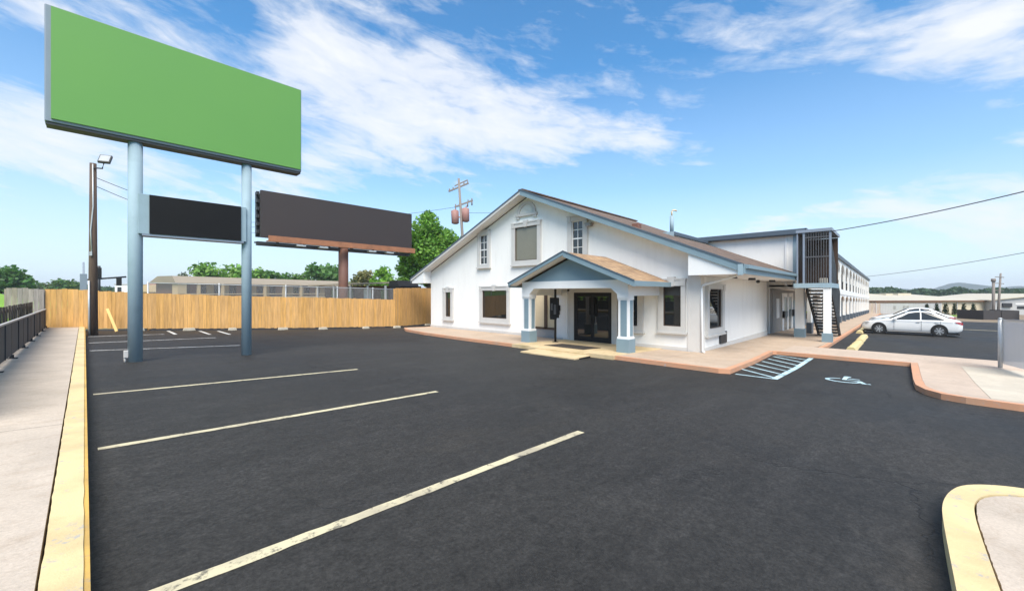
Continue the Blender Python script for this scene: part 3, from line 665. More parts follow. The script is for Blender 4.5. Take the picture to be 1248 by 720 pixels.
def window(y0, y1, z0, z1, gy0, gy1, gz0, gz1, pane='glass', parent=None, keystone=True, muntin=None, cap=True, axis='x', pos=FX, name='window'):
    """surround proud of the wall, dark reveal, pane; axis x = facade (faces -X), y = side wall (faces -Y)"""
    def bx(mb, a0, a1, b0, b1, d0, d1):
        if axis == 'x': mb.box(pos + d0, pos + d1, a0, a1, b0, b1)
        else: mb.box(a0, a1, pos + d0, pos + d1, b0, b1)
    m = MB(); D = -0.11
    bx(m, y0, gy0, z0, z1, D, 0); bx(m, gy1, y1, z0, z1, D, 0); bx(m, gy0, gy1, gz1, z1, D, 0); bx(m, gy0, gy1, z0, gz0, D, 0)
    bx(m, y0 - 0.04, y1 + 0.04, z0 - 0.07, z0 - 0.001, D - 0.05, 0)
    if cap: bx(m, y0 - 0.03, y1 + 0.03, z1 + 0.001, z1 + 0.06, D - 0.03, 0)
    mid = (y0 + y1) / 2
    if cap:
        for a in (y0 + 0.0, y1 - 0.2): bx(m, a, a + 0.2, z1 - 0.22, z1 - 0.001, D - 0.025, D - 0.001)
    if keystone:
        kx = pos + D - 0.04
        P = [(mid - 0.09, gz1 - 0.02), (mid + 0.09, gz1 - 0.02), (mid + 0.15, z1 + 0.12), (mid - 0.15, z1 + 0.12)]
        if axis == 'x': m.prism([(kx, a, b) for a, b in P], (-D + 0.02, 0, 0))
        else: m.prism([(a, kx, b) for a, b in P], (0, -D + 0.02, 0))
    w = m.build(name, 'trim', parent or off)
    m = MB(); bx(m, gy0, gy1, gz0, gz1, -0.012, -0.004); m.build('pane', pane, w)
    m = MB(); f = 0.035
    bx(m, gy0, gy0 + f, gz0, gz1, -0.05, -0.013); bx(m, gy1 - f, gy1, gz0, gz1, -0.05, -0.013); bx(m, gy0 + f, gy1 - f, gz0, gz0 + f, -0.05, -0.013); bx(m, gy0 + f, gy1 - f, gz1 - f, gz1, -0.05, -0.013)
    m.build('sash', 'brownframe' if muntin is None else 'white', w)
    if muntin:
        m = MB(); nr, nc = muntin
        for k in range(1, nr): z = gz0 + (gz1 - gz0) * k / nr; h = 0.03 if k == nr // 2 else 0.014; bx(m, gy0 + f, gy1 - f, z - h, z + h, -0.035, -0.0125)
        for k in range(1, nc): y = gy0 + (gy1 - gy0) * k / nc; bx(m, y - 0.014, y + 0.014, gz0 + f, gz1 - f, -0.034, -0.0126)
        m.build('muntin_grid', 'white', w)
    return w
window(19.91, 20.9, 0.05, 1.96, 20.12, 20.62, 0.23, 1.76)
window(15.07, 17.42, 0.08, 2.03, 15.26, 17.2, 0.31, 1.84)
window(16.6, 17.63, 3.16, 5.2, 16.8, 17.42, 3.32, 4.98, muntin=(4, 2), keystone=False)
window(12.91, 14.89, 3.16, 5.3, 13.13, 14.66, 3.38, 5.11, pane='blind')
window(10.18, 11.27, 3.2, 5.22, 10.43, 11.03, 3.4, 5.02, muntin=(4, 2), keystone=False)
window(5.84, 6.91, 0.2, 2.2, 6.01, 6.70, 0.42, 1.97)
window(7.53, 8.58, 0.12, 1.98, 7.77, 8.42, 0.35, 1.85)
window(16.25, 18.3, 0.08, 2.0, 16.45, 18.0, 0.32, 1.86, axis='y', pos=WR, keystone=False)
# half-round gable vent
m = MB(); pts = []; cy, cz, r0, r1 = 13.88, 5.78, 0.46, 0.64
for k in range(13):
    a = math.pi * k / 12; pts.append((FX - 0.10, cy + r1 * math.cos(a), cz + r1 * 0.98 * math.sin(a)))
for k in range(12, -1, -1):
    a = math.pi * k / 12; pts.append((FX - 0.10, cy + r0 * math.cos(a), cz + r0 * 0.98 * math.sin(a)))
for i in range(12):
    m.prism([pts[i], pts[i + 1], pts[24 - i], pts[25 - i]], (0.10, 0, 0))
m.box(FX - 0.12, FX, cy - 0.72, cy + 0.72, cz - 0.12, cz - 0.001); m.box(FX - 0.09, FX, cy - 0.68, cy - 0.5, cz - 0.24, cz - 0.121); m.box(FX - 0.09, FX, cy + 0.5, cy + 0.68, cz - 0.24, cz - 0.121)
gv = m.build('gable_vent', 'trim', off)
m = MB(); m.prism([(FX - 0.045, cy + r0 * math.cos(math.pi * k / 12), cz + r0 * math.sin(math.pi * k / 12)) for k in range(13)], (0.04, 0, 0))
for k in range(1, 6): m.box(FX - 0.065, FX - 0.046, cy - 0.43 + k * 0.03, cy + 0.43 - k * 0.03, cz + 0.07 * k - 0.02, cz + 0.07 * k + 0.015)
m.build('louvre', 'soffit', gv)
# glazed double doors and their surround
m = MB(); m.box(FX - 0.09, FX, 10.92, 11.22, -0.5, 1.9); m.box(FX - 0.09, FX, 8.70, 8.96, -0.5, 1.9); m.box(FX - 0.10, FX, 8.70, 11.22, 1.72, 1.92); m.build('door_surround', 'trim', off)
m = MB(); F = 0.07
for a, b in ((8.96, 9.06), (10.82, 10.92)): m.box(FX - 0.06, FX, a, b, -0.5, 1.72)
m.box(FX - 0.06, FX, 9.06, 10.82, 1.64, 1.72); m.box(FX - 0.06, FX, 9.06, 10.82, -0.5, -0.44)
fr = m.build('door_frame', 'black', off)
for a, b, hx in ((9.065, 9.935, 9.86), (9.945, 10.815, 10.02)):
    m = MB(); m.box(FX - 0.05, FX - 0.01, a, a + 0.07, -0.44, 1.64); m.box(FX - 0.05, FX - 0.01, b - 0.07, b, -0.44, 1.64); m.box(FX - 0.05, FX - 0.01, a + 0.07, b - 0.07, 1.54, 1.64); m.box(FX - 0.05, FX - 0.01, a + 0.07, b - 0.07, -0.44, -0.26)
    d = m.build('door', 'black', off)
    m = MB(); m.box(FX - 0.03, FX - 0.02, a + 0.07, b - 0.07, -0.26, 1.54); m.build('pane', 'glass2', d)
    m = MB(); m.bar((FX - 0.10, hx, 0.32), (FX - 0.10, hx, 0.72), 0.03); m.box(FX - 0.10, FX - 0.05, hx - 0.012, hx + 0.012, 0.34, 0.37); m.box(FX - 0.10, FX - 0.05, hx - 0.012, hx + 0.012, 0.67, 0.70); m.build('handle', 'black', d)
# storefront window with brown frame and grey infill left of the doors
m = MB(); m.box(FX - 0.07, FX, 12.52, 12.70, -0.05, 1.78); m.box(FX - 0.07, FX, 12.06, 13.5, -0.08, 0.02); m.box(FX - 0.07, FX, 12.06, 13.5, 1.74, 1.84); m.box(FX - 0.07, FX, 13.42, 13.5, 0.02, 1.74)
sf = m.build('shopfront_window', 'brownframe', off)
m = MB(); m.box(FX - 0.02, FX, 12.70, 13.42, 0.02, 1.74); m.box(FX - 0.02, FX, 12.06, 12.52, 0.02, 1.74); m.build('pane', 'cream', sf)
m = MB(); m.box(FX - 0.035, FX, 12.06, 13.5, -0.6, -0.081); m.build('infill_panel', 'greyfill', sf)
m = MB(); m.box(FX - 0.05, FX, 11.30, 11.98, -0.42, 1.74); m.box(FX - 0.06, FX - 0.051, 11.40, 11.88, -0.3, 1.6); m.build('service_door', 'white', off)
m = MB(); m.box(FX - 0.10, FX - 0.061, 11.7, 11.82, 0.85, 1.12, 0.01); m.tube([(FX - 0.08, 11.76, 0.86), (FX - 0.08, 11.75, 0.66)], 0.02, 6); m.build('intercom', 'black', off)
m = MB(); m.box(FX - 0.12, FX, 11.15, 11.27, 1.78, 1.92, 0.02); m.build('camera', 'black', off)
# security light high on the gable
m = MB(); m.box(FX - 0.22, FX, 9.9, 10.25, 4.78, 4.86); m.box(FX - 0.24, FX - 0.02, 9.95, 10.2, 4.68, 4.779, 0.015); m.build('security_light', 'greyfill', off)
# wall air-conditioner, downspout, soffit lights
m = MB(); m.box(17.9, 18.75, WR - 0.07, WR, -0.38, 0.10, 0.01)
for k in range(7): m.box(17.95, 18.7, WR - 0.08, WR - 0.071, -0.33 + 0.055 * k, -0.30 + 0.055 * k)
m.build('air_conditioner', 'darksteel', off)
m = MB(); m.tube([(15.78, YR + 0.1, 2.40), (15.72, YR + 0.5, 2.26), (15.66, WR - 0.1, 1.98), (15.64, WR - 0.09, 1.85), (15.64, WR - 0.09, -0.42), (15.60, WR - 0.2, -0.46)], 0.045, 8); m.build('downspout', 'white', off)
for x in (16.9, 19.6, 23.4):
    m = MB(); m.tube([(x, 4.55, 2.338), (x, 4.55, 2.25)], [0.13, 0.15], 14); m.build('soffit_light', 'darksteel', off)
m = MB(); m.tube([(22.9, 5.05, 2.338), (22.9, 5.05, 2.28)], 0.07, 12); m.tube([(22.9, 5.05, 2.28), (22.9, 5.05, 2.22), (22.9, 5.05, 2.19)], [0.09, 0.08, 0.04], 12); m.build('dome_camera', 'darksteel', off)
m = MB(); m.box(26.3, 26.68, 3.68, 4.06, -0.20, 2.36); cA = m.build('canopy_column', 'stucco', off)
m = MB(); m.box(26.25, 26.73, 3.63, 4.11, -0.72, -0.201); m.build('base', 'blue', cA)
# ---- porch
PX, PXC = 12.6, 13.05; pY, pZ, pE, pSl = 9.28, 3.27, 2.88, 0.402
porch = MB(); px1 = FX - 0.002
for s in (1, -1):
    porch.prism([(PX, pY, pZ), (PX, pY + s * pE, pZ - pSl * pE), (PX, pY + s * pE, pZ - pSl * pE - 0.08), (PX, pY, pZ - 0.08)], (px1 - PX, 0, 0))
pr_ = porch.build('porch_roof', 'roof2', off)
m = MB()
for s, h in ((1, 0.13), (-1, 0.20)): m.prism([(PX - 0.045, pY, pZ + 0.03), (PX - 0.045, pY + s * (pE + 0.03), pZ + 0.018 - pSl * pE), (PX - 0.045, pY + s * (pE + 0.03), pZ - h - pSl * pE), (PX - 0.045, pY, pZ + 0.012 - h)], (0.043, 0, 0))
for s in (1, -1): m.box(PX, px1 - 0.1, pY + s * pE, pY + s * (pE + 0.04), pZ - pSl * pE - 0.18, pZ - pSl * pE + 0.0)
m.build('fascia', 'blue', pr_)
m = MB()
for s in (1, -1): m.prism([(PX - 0.062, pY, pZ + 0.05), (PX - 0.062, pY + s * (pE + 0.05), pZ + 0.03 - pSl * pE), (PX - 0.062, pY + s * (pE + 0.05), pZ - 0.02 - pSl * pE), (PX - 0.062, pY, pZ)], (0.016, 0, 0))
m.build('drip_edge', 'navy', pr_)
m = MB()
for s in (1, -1): m.prism([(PX + 0.0, pY, pZ - 0.085), (PX, pY + s * pE, pZ - 0.085 - pSl * pE), (PX, pY + s * pE, pZ - 0.11 - pSl * pE), (PX, pY, pZ - 0.12)], (PXC - PX + 0.02, 0, 0))
m.box(PXC + 0.05, px1 - 0.12, 6.9, 11.7, 1.88, 1.91)
m.build('soffit', 'soffit', pr_)
m = MB(); m.prism([(PXC - 0.01, 7.0, 2.13), (PXC - 0.01, 11.58, 2.13), (PXC - 0.01, pY, 2.13 + 2.29 * pSl)], (0.1, 0, 0)); m.build('pediment', 'blue', pr_)
m = MB(); m.prism([(PXC - 0.05, 6.82, 2.17), (PXC - 0.05, 11.78, 2.17), (PXC - 0.05, 11.78, 1.52), (PXC - 0.05, 11.36, 1.52), (PXC - 0.05, 11.36, 1.66), (PXC - 0.05, 11.12, 1.88), (PXC - 0.05, 7.50, 1.88), (PXC - 0.05, 7.24, 1.66), (PXC - 0.05, 7.24, 1.52), (PXC - 0.05, 6.82, 1.52)], (0.44, 0, 0))
m.box(PXC + 0.4, px1 - 0.1, 6.84, 7.02, 1.6, 2.10); m.box(PXC + 0.4, px1 - 0.1, 11.6, 11.78, 1.6, 2.1)
m.build('porch_beam', 'white', pr_)
for ya, yb in ((6.84, 7.22), (11.40, 11.78)):
    m = MB(); m.box(PXC, PXC + 0.38, ya, yb, 0.10, 1.52); m.box(PXC - 0.03, PXC + 0.41, ya - 0.03, yb + 0.03, 0.08, 0.16)
    m.box(PXC - 0.02, PXC + 0.40, ya - 0.02, yb + 0.02, 1.46, 1.519)
    c = m.build('porch_column', 'white', off)
    m = MB(); z0 = g(PXC) + 0.13; m.box(PXC - 0.05, PXC + 0.43, ya - 0.05, yb + 0.05, z0 - 0.02, 0.079); m.build('base', 'blue', c)
    m = MB()
    m.box(PXC - 0.012, PXC - 0.001, ya + 0.05, yb - 0.09, 0.18, 1.44); m.box(PXC + 0.13, PXC + 0.33, ya - 0.012, ya - 0.001, 0.18, 1.44); m.build('inset_panel', 'blue', c)
# entrance step in front of the landing
st = thing('entrance_step', (11.6, 9.0, g(11.6)), 'low two-tier tan concrete step in front of the entrance landing', 'step')
z = g(12.0)
m = MB(); m.box(11.68, 12.10, 7.7, 10.25, z - 0.1, z + 0.142, 0.012); m.build('upper_tread', 'tan_paint', st)
m = MB(); m.box(10.78, 11.675, 7.5, 9.85, z - 0.1, z + 0.095, 0.015); m.build('lower_tread', 'tan_paint', st)
m = MB(); m.box(11.02, 11.66, 7.484, 7.499, z + 0.0, z + 0.075); m.build('hollow_shade', 'black', st)  # black plate painted for the shade inside the step's hollow side
# kiosk post
kp = thing('phone_kiosk', (14.2, 10.9, g(14.2) + 0.13), 'slim black post with a black box on it under the entrance porch', 'kiosk')
z = g(14.2) + 0.13
m = MB(); m.tube([(14.2, 10.9, z), (14.2, 10.9, 1.88)], 0.05, 10); m.tube([(14.2, 10.9, z), (14.2, 10.9, z + 0.015)], 0.14, 14); m.build('post', 'black', kp)
m = MB(); m.box(14.05, 14.16, 10.66, 11.10, 0.62, 1.50, 0.02); m.box(14.0, 14.06, 10.72, 11.04, 0.55, 0.66); hb = m.build('phone_box', 'black', kp)
m = MB(); m.box(14.035, 14.049, 10.74, 10.86, 0.78, 1.2); m.box(14.035, 14.049, 10.92, 11.03, 0.95, 1.25); m.build('keypad', 'barsteel', hb)

# ------------------------------------------------------------------ motel wing
wg = thing('motel_wing', (27.5, 5.5, -0.75), 'long white two-storey motel wing with an arched walkway and outside stair', 'building')
WX0, WX1, WY, WYB = 27.5, 93.2, 3.82, 5.5; K = -0.018
m = MB(); m.box(WX0 + 0.2, WX1, WYB, 15, -0.95, 4.95); m.shear(K, WX0); m.build('walkway_wall', 'greyfill', wg)
m = MB(); m.box(WX0, WX0 + 0.199, WY + 0.05, 15, 2.05, 4.95); m.box(WX0, WX0 + 0.199, WYB, 15, -0.95, 2.05); m.shear(K, WX0); ww = m.build('end_wall', 'stucco', wg)
m = MB(); m.box(WX0 - 0.35, WX1 + 0.3, WY - 0.10, 15.3, 4.95, 5.02); m.box(WX0 - 0.38, WX0 - 0.3, WY - 0.13, 15.3, 4.98, 5.24); m.box(WX0 - 0.38, WX1 + 0.3, WY - 0.16, WY - 0.08, 4.95, 5.24); m.shear(K, WX0 + 0.5); m.build('roof_fascia', 'navy', wg)
m = MB(); m.box(WX0 - 0.30, WX1 + 0.3, WY - 0.08, 15.2, 5.02, 5.2); m.shear(K, WX0 + 0.5); m.build('roof', 'darkwall', wg)
m = MB(); m.box(WX0 - 0.03, WX0, 4.17, 4.34, 2.1, 4.95); m.build('end_wall_strip', 'paleblue', ww)
m = MB(); m.box(WX0 - 0.05, WX0, 4.62, 4.72, 2.1, 4.95); m.box(WX0 - 0.04, WX0, WY + 0.05, 4.16, 2.1, 4.95); m.build('end_pilaster', 'white', ww)
m = MB(); m.box(WX0, WX1, WY + 0.02, WYB - 0.002, 1.98, 2.16); m.box(WX0 + 0.2, WX1, WY + 0.1, WYB - 0.002, 4.84, 4.94); m.shear(K, WX0); m.build('walkway_slab', 'soffit', wg)
NB = 15; bayw = (WX1 - 0.5 - 30.0) / NB
for k in range(NB + 1):
    x = 30.0 + k * bayw
    m = MB(); m.box(x - 0.3, x + 0.3, WY - 0.02, WY + 0.16, -0.02, 4.94); m.shear(K, WX0); c_ = m.build('arcade_column', 'stucco', wg)
    m = MB(); m.box(x - 0.36, x + 0.36, WY - 0.06, WY + 0.20, -1.0, -0.021); m.shear(K, WX0); m.build('base', 'navy', c_)
m = MB(); m.box(29.7, WX1, WY - 0.05, WY + 0.0, 1.92, 2.38); m.shear(K, WX0); m.build('floor_band', 'stucco', wg)
for k in range(NB):
    xa = 30.3 + k * bayw; xb = xa + bayw - 0.6; c = (xa + xb) / 2; r = (xb - xa) / 2
    for zt_, zs, rr in ((4.94, 3.85, 0.85), (1.92, 1.35, 0.45)):
        m = MB(); arcp = [(c + r * math.cos(math.pi * i / 10), zs + rr * math.sin(math.pi * i / 10)) for i in range(11)]
        for i in range(10):
            a, b = arcp[i], arcp[i + 1]
            m.prism([(a[0], WY, a[1]), (b[0], WY, b[1]), (b[0], WY, zt_), (a[0], WY, zt_)], (0, 0.13, 0))
        bmesh.ops.remove_doubles(m.bm, verts=m.bm.verts[:], dist=0.001); m.shear(K, WX0); m.build('arch', 'stucco', wg)
for k in range(NB):
    xa = 30.3 + k * bayw; xb = xa + bayw - 0.6
    m = MB(); m.box(xa, xb, WY + 0.1, WY + 0.14, 3.12, 3.18)
    for i in range(12): x = xa + (xb - xa) * (i + 0.5) / 12; m.box(x - 0.012, x + 0.012, WY + 0.108, WY + 0.132, 2.38, 3.12)
    m.shear(K, WX0); m.build('walkway_railing', 'darksteel', wg)
    for zf in (-0.75, 2.17):
        if zf < 0 and k < 1: continue
        m = MB(); m.box(xa + 0.3, xa + 1.2, WYB - 0.05, WYB - 0.002, zf, zf + 2.05); m.shear(K, WX0); m.build('door', 'blue', wg)
        m = MB(); m.box(xa + 1.6, xb - 0.2, WYB - 0.04, WYB - 0.002, zf + 0.6, zf + 1.95); m.shear(K, WX0); m.build('window', 'glass', wg)
# lobby doors and notice under the wing
m = MB(); m.box(28.2, 30.6, WYB - 0.03, WYB - 0.002, -0.7, 1.9); m.build('grey_wall_panel', 'greyfill', wg)
m = MB(); m.box(29.2, 30.0, WYB - 0.06, WYB - 0.031, 0.15, 1.35); m.build('notice_board', 'white', wg)
m = MB(); m.box(30.75, 31.3, WYB - 0.08, WYB - 0.001, -0.75, 1.7); m.box(33.9, 34.4, WYB - 0.08, WYB - 0.001, -0.75, 1.7); m.box(32.45, 32.75, WYB - 0.08, WYB - 0.001, -0.75, 1.7); m.box(31.3, 33.9, WYB - 0.08, WYB - 0.001, 1.45, 1.7); m.build('lobby_door_frame', 'white', wg)
for a, b in ((31.3, 32.45), (32.75, 33.9)):
    m = MB(); m.box(a, b, WYB - 0.05, WYB - 0.001, -0.75, 1.45); d = m.build('lobby_door', 'teal', wg)
    m = MB(); m.box(b - 0.12, b - 0.06, WYB - 0.12, WYB - 0.051, 0.1, 0.5); m.build('handle', 'galv', d)
for x in (30.95, 34.1):
    m = MB(); m.box(x - 0.18, x + 0.18, WYB - 0.2, WYB - 0.081, 0.1, 0.55, 0.01); m.build('mailbox', 'black', wg)
# landing with barred screen, its column, stair
m = MB(); m.box(24.1, 27.48, 2.31, 3.62, 1.95, 2.17); m.box(24.1, 27.48, 3.62, 3.78, 1.95, 2.17); lan = m.build('landing_deck', 'paleblue', wg)
m = MB(); m.box(24.05, 27.5, 2.28, 3.68, 4.62, 4.76); m.build('landing_roof', 'signgrey', lan)
m = MB(); m.box(24.15, 24.45, 2.33, 2.62, -0.2, 1.949); cB = m.build('landing_column', 'stucco', lan)
m = MB(); m.box(24.1, 24.5, 2.28, 2.67, g(24.1) + 0.1, -0.201); m.build('base', 'blue', cB)
m = MB()
for k in range(10):
    y = 2.40 + k * 0.098; m.box(24.12, 24.15, y - 0.013, y + 0.013, 2.17, 4.62)
m.box(24.11, 24.16, 2.34, 3.36, 3.40, 3.46); m.box(24.11, 24.16, 2.34, 3.36, 4.35, 4.40)
m.build('bar_screen', 'barsteel', lan)
m = MB(); m.box(24.1, 24.19, 2.31, 2.385, 2.17, 4.62); m.box(24.1, 24.19, 3.33, 3.41, 2.17, 4.62); m.box(24.1, 24.18, 3.6, 3.66, 2.17, 4.62); m.build('screen_post', 'signgrey', lan)
m = MB(); m.box(27.42, 27.47, 2.35, 3.7, 2.17, 4.6); m.box(24.3, 27.4, 3.60, 3.66, 2.17, 4.6); m.build('shade_infill', 'brownframe', lan)  # added brown panels standing in for the shaded interior behind the bars
stair = MB(); nT = 15
for k in range(nT):
    t = k / (nT - 1); x = 25.3 + 4.1 * t; z = 1.98 - 2.55 * t
    stair.box(x, x + 0.30, 2.46, 3.36, z - 0.06, z)
so = stair.build('stair_treads', 'white', lan)
m = MB(); m.bar((25.2, 3.40, 1.9), (29.6, 3.40, -0.83), 0.05, 0.28)
for k in range(1, nT):
    t = k / (nT - 1); x = 25.3 + 4.1 * t; z = 1.98 - 2.55 * t; m.box(x - 0.012, x + 0.0, 2.48, 3.40, z + 0.001, z + 0.075)  # black strips between treads stand in for the shadow behind the stair
m.build('stringer_and_shade_strips', 'black', so)
m = MB(); m.prism([(24.67, 2.40, 4.62), (29.2, 2.40, 1.66), (28.75, 2.40, -0.72), (24.67, 2.40, 2.17)], (0, 0.04, 0)); m.bar((25.2, 2.42, 1.9), (29.6, 2.42, -0.83), 0.05, 0.28)
m.build('side_screen', 'black', so)
m = MB(); m.box(24.42, 24.7, 2.5, 2.8, 2.171, 2.42, 0.03); tag(m.build('storage_box', 'pad'), 'small pale box lying on the stair landing behind the bars', 'box')
# roof box with flue between office roof and wing
m = MB(); m.box(21.9, 27.1, 8.85, 12.5, 4.3, 4.82); rbx = m.build('roof_box', 'stucco', wg)
m = MB(); m.box(21.8, 27.15, 8.75, 12.6, 4.82, 5.0); m.build('cap', 'navy', rbx)
m = MB(); m.box(21.75, 21.79, 8.75, 12.6, 4.6, 5.0); m.build('front_fascia', 'paleblue', rbx)
m = MB(); m.tube([(22.1, 9.0, 4.99), (22.1, 9.0, 5.9)], 0.10, 14); fp = m.build('flue_pipe', 'paleblue', rbx)
m = MB(); m.tube([(22.1, 9.0, 5.9), (22.1, 9.0, 6.15), (22.13, 8.97, 6.21), (22.22, 8.87, 6.21), (22.28, 8.8, 6.16)], 0.045, 10); m.build('flue_hood', 'cream', fp)

# ------------------------------------------------------------------ wheel stops
for lab, x0, x1, y in (('yellow wheel stop nearest to the concrete strip', 21.9, 26.4, 1.45), ('yellow wheel stop in the middle of the three', 26.9, 31.2, 1.47), ('yellow wheel stop farthest off, at the white car nose', 34.2, 38.6, 1.88)):
    m = MB(); xm = (x0 + x1) / 2
    m.prism([(x0, y - 0.17, g(x0)), (x0, y + 0.17, g(x0)), (x0, y + 0.12, g(x0) + 0.13), (x0, y + 0.06, g(x0) + 0.155), (x0, y - 0.06, g(x0) + 0.155), (x0, y - 0.12, g(x0) + 0.13)], (x1 - x0, 0, g(x1) - g(x0)))
    bmesh.ops.subdivide_edges(m.bm, edges=[e for e in m.bm.edges if abs(e.verts[0].co.x - e.verts[1].co.x) > 1], cuts=8)
    for v in m.bm.verts: v.co += Vector((0, 0.02, 0.012)) * mnoise.noise(v.co * 1.7)
    tag(m.build('wheel_stop', 'stop'), lab, 'wheel stop', 'yellow wheel stops before the wing')

# ------------------------------------------------------------------ translucent panel on a post, far right
bp = thing('barrier_panel', (18.93, -2.19, g(18.9) + 0.12), 'pale grey see-through panel fixed to a metal post at the right edge', 'panel')
z = g(18.9) + 0.12
m = MB(); m.tube([(18.93, -2.19, z - 0.05), (18.93, -2.19, 0.92)], 0.05, 12); m.tube([(18.93, -2.19, 0.92), (18.93, -2.19, 0.96)], [0.06, 0.02], 12); m.build('post', 'galv', bp)
m = MB(); m.prism([(18.98, -2.25, z + 0.12), (16.6, -2.55, z + 0.22), (16.6, -2.55, 0.97), (18.98, -2.25, 0.88)], (0.02, 0.01, 0)); m.build('sheet', 'panel', bp)
m = MB(); m.bar((18.95, -2.245, 0.90), (16.6, -2.545, 0.99), 0.035); m.build('top_rail', 'galv', bp)

# ------------------------------------------------------------------ cars
def make_car(label):
    root = thing('parked_car', (0, 0, 0), label, 'car')
    # stations along x (nose at +x): x, half width, bottom z, belt z, roof half width, top z (None: no cabin)
    S = [(2.43, .52, .34, .52, .44, .53), (2.38, .66, .24, .60, .56, .61), (2.22, .79, .20, .70, .68, .715), (1.9, .875, .18, .78, .74, .80), (1.4, .90, .18, .85, .76, .885), (0.98, .905, .18, .905, .76, .955),
         (0.85, .905, .18, .915, .74, 1.0), (0.5, .905, .18, .93, .68, 1.20), (0.15, .905, .18, .94, .62, 1.36), (-0.15, .905, .18, .945, .60, 1.43), (-0.6, .905, .18, .95, .595, 1.455), (-1.0, .905, .18, .955, .60, 1.43),
         (-1.35, .905, .18, .96, .62, 1.33), (-1.7, .90, .18, .965, .66, 1.16), (-1.92, .895, .18, .965, .72, 1.04), (-2.1, .885, .19, .955, .76, .985), (-2.3, .86, .24, .93, .74, .95), (-2.42, .78, .34, .84, .68, .86), (-2.45, .70, .42, .70, .62, .72)]
    def sect(s):
        x, w, b, bl, rw, t = s; m_ = (b + bl) / 2
        h = [(0, b), (w * .82, b), (w * .97, b + .10), (w, m_ + .02), (w * .985, bl - .08), (w * .955, bl), (rw + (w * .955 - rw) * .12, bl + (t - bl) * .86), (rw * .90, t - .012), (rw * .5, t + .012), (0, t + .018)]
        return [(x, -y, z) for y, z in h] + [(x, y, z) for y, z in h[-2:0:-1]]
    m = MB(); rows = [[m.bm.verts.new(p) for p in sect(s)] for s in S]; n = len(rows[0])
    for a, b in zip(rows, rows[1:]):
        for k in range(n): m.bm.faces.new([a[k], a[(k + 1) % n], b[(k + 1) % n], b[k]])
    m.bm.faces.new(rows[0]); m.bm.faces.new(rows[-1][::-1])
    body = m.build('body', 'car', root, smooth=True)
    md = body.modifiers.new('smooth', 'SUBSURF'); md.levels = 1; md.render_levels = 2
    def at(x, t, sgn, out=0.012):
        """point on the cabin side at station x, height fraction t"""
        for a, b in zip(S, S[1:]):
            if b[0] <= x <= a[0]:
                f = (a[0] - x) / (a[0] - b[0]); q = [a[i] + (b[i] - a[i]) * f for i in range(6)]; break
        w, bl, rw, tp = q[1] * .955, q[3], q[4], q[5]
        return (x, sgn * (w + (rw + (w - rw) * .12 - w) * t / .86 + out), bl + (tp - bl) * t)
    for sgn in (1, -1):
        for pts in ([(0.80, .03), (0.34, .52), (0.02, .84), (-0.30, .90), (-0.53, .91), (-0.53, .03)], [(-0.60, .03), (-0.60, .91), (-1.0, .88), (-1.3, .66), (-1.66, .10), (-1.64, .03)]):
            m = MB(); q = [Vector(at(x, t, sgn)) for x, t in pts]
            fs = m.prism(q, (0, -sgn * 0.02, 0)); m.build('side_window', 'carglass', root)
        for xd in (0.72, -0.585, -1.45):
            m = MB(); m.bar((xd, sgn * .905, .30), (xd, sgn * .90, .90), 0.012, 0.012); m.build('door_gap', 'black', root)
        for xd in (-0.42, -1.28): m = MB(); m.bar((xd - .09, sgn * .912, .80), (xd + .09, sgn * .912, .80), 0.03, 0.025); m.build('door_handle', 'rim', root)
        m = MB(); m.box(0.58, 0.76, sgn * .92, sgn * 1.06, .93, 1.05, 0.02); m.build('mirror', 'car', root)
        for xw in (1.48, -1.40):
            m = MB(); m.tube([(xw, sgn * .70, .335), (xw, sgn * .908, .335)], .395, 28); wa = m.build('wheel_arch', 'black', root)
            m = MB(); m.tube([(xw, sgn * .70, .325), (xw, sgn * .90, .325), (xw, sgn * .922, .325)], [.325, .325, .30], 28); w_ = m.build('wheel', 'tyre', root)
            m = MB(); m.tube([(xw, sgn * .915, .325), (xw, sgn * .926, .325)], [.235, .225], 24); m.build('hub_disc', 'barsteel', w_); m = MB(); m.tube([(xw, sgn * .918, .325), (xw, sgn * .934, .325)], [.06, .05], 12)
            for k in range(7):
                a = 2 * math.pi * k / 7; m.bar((xw + .03 * math.cos(a), sgn * .93, .325 + .03 * math.sin(a)), (xw + .215 * math.cos(a), sgn * .93, .325 + .215 * math.sin(a)), 0.045, 0.014, up=(0, 1, 0))
            m.build('rim', 'rim', w_)
        m = MB(); m.prism([(-2.08, sgn * .878, .90), (-2.40, sgn * .79, .86), (-2.43, sgn * .74, .74), (-2.36, sgn * .80, .72), (-2.12, sgn * .885, .83)], (0, -sgn * .12, 0.0)); 
        for v in m.bm.verts: v.co.y += sgn * .022; v.co.x -= 0.02
        m.build('tail_light', 'redlamp', root)
        m = MB(); m.prism([(1.98, sgn * .83, .72), (2.22, sgn * .74, .69), (2.36, sgn * .60, .62), (2.33, sgn * .62, .55), (2.12, sgn * .80, .60)], (0, sgn * .045, 0.02)); m.build('headlight', 'lens', root)
    m = MB(); m.prism([(0.94, -.66, .985), (0.94, .66, .985), (0.17, .52, 1.372), (0.17, -.52, 1.372)], (0.012, 0, .03)); m.build('windscreen', 'carglass', root)
    m = MB(); m.prism([(-1.90, -.62, 1.062), (-1.90, .62, 1.062), (-1.28, .52, 1.372), (-1.28, -.52, 1.372)], (-0.012, 0, .03)); m.build('rear_window', 'carglass', root)
    m = MB(); m.box(2.40, 2.445, -.42, .42, .36, .50); m.build('grille', 'black', root)
    m = MB(); m.box(-2.3, 2.3, -.84, .84, .14, .20); m.build('underbody', 'black', root)
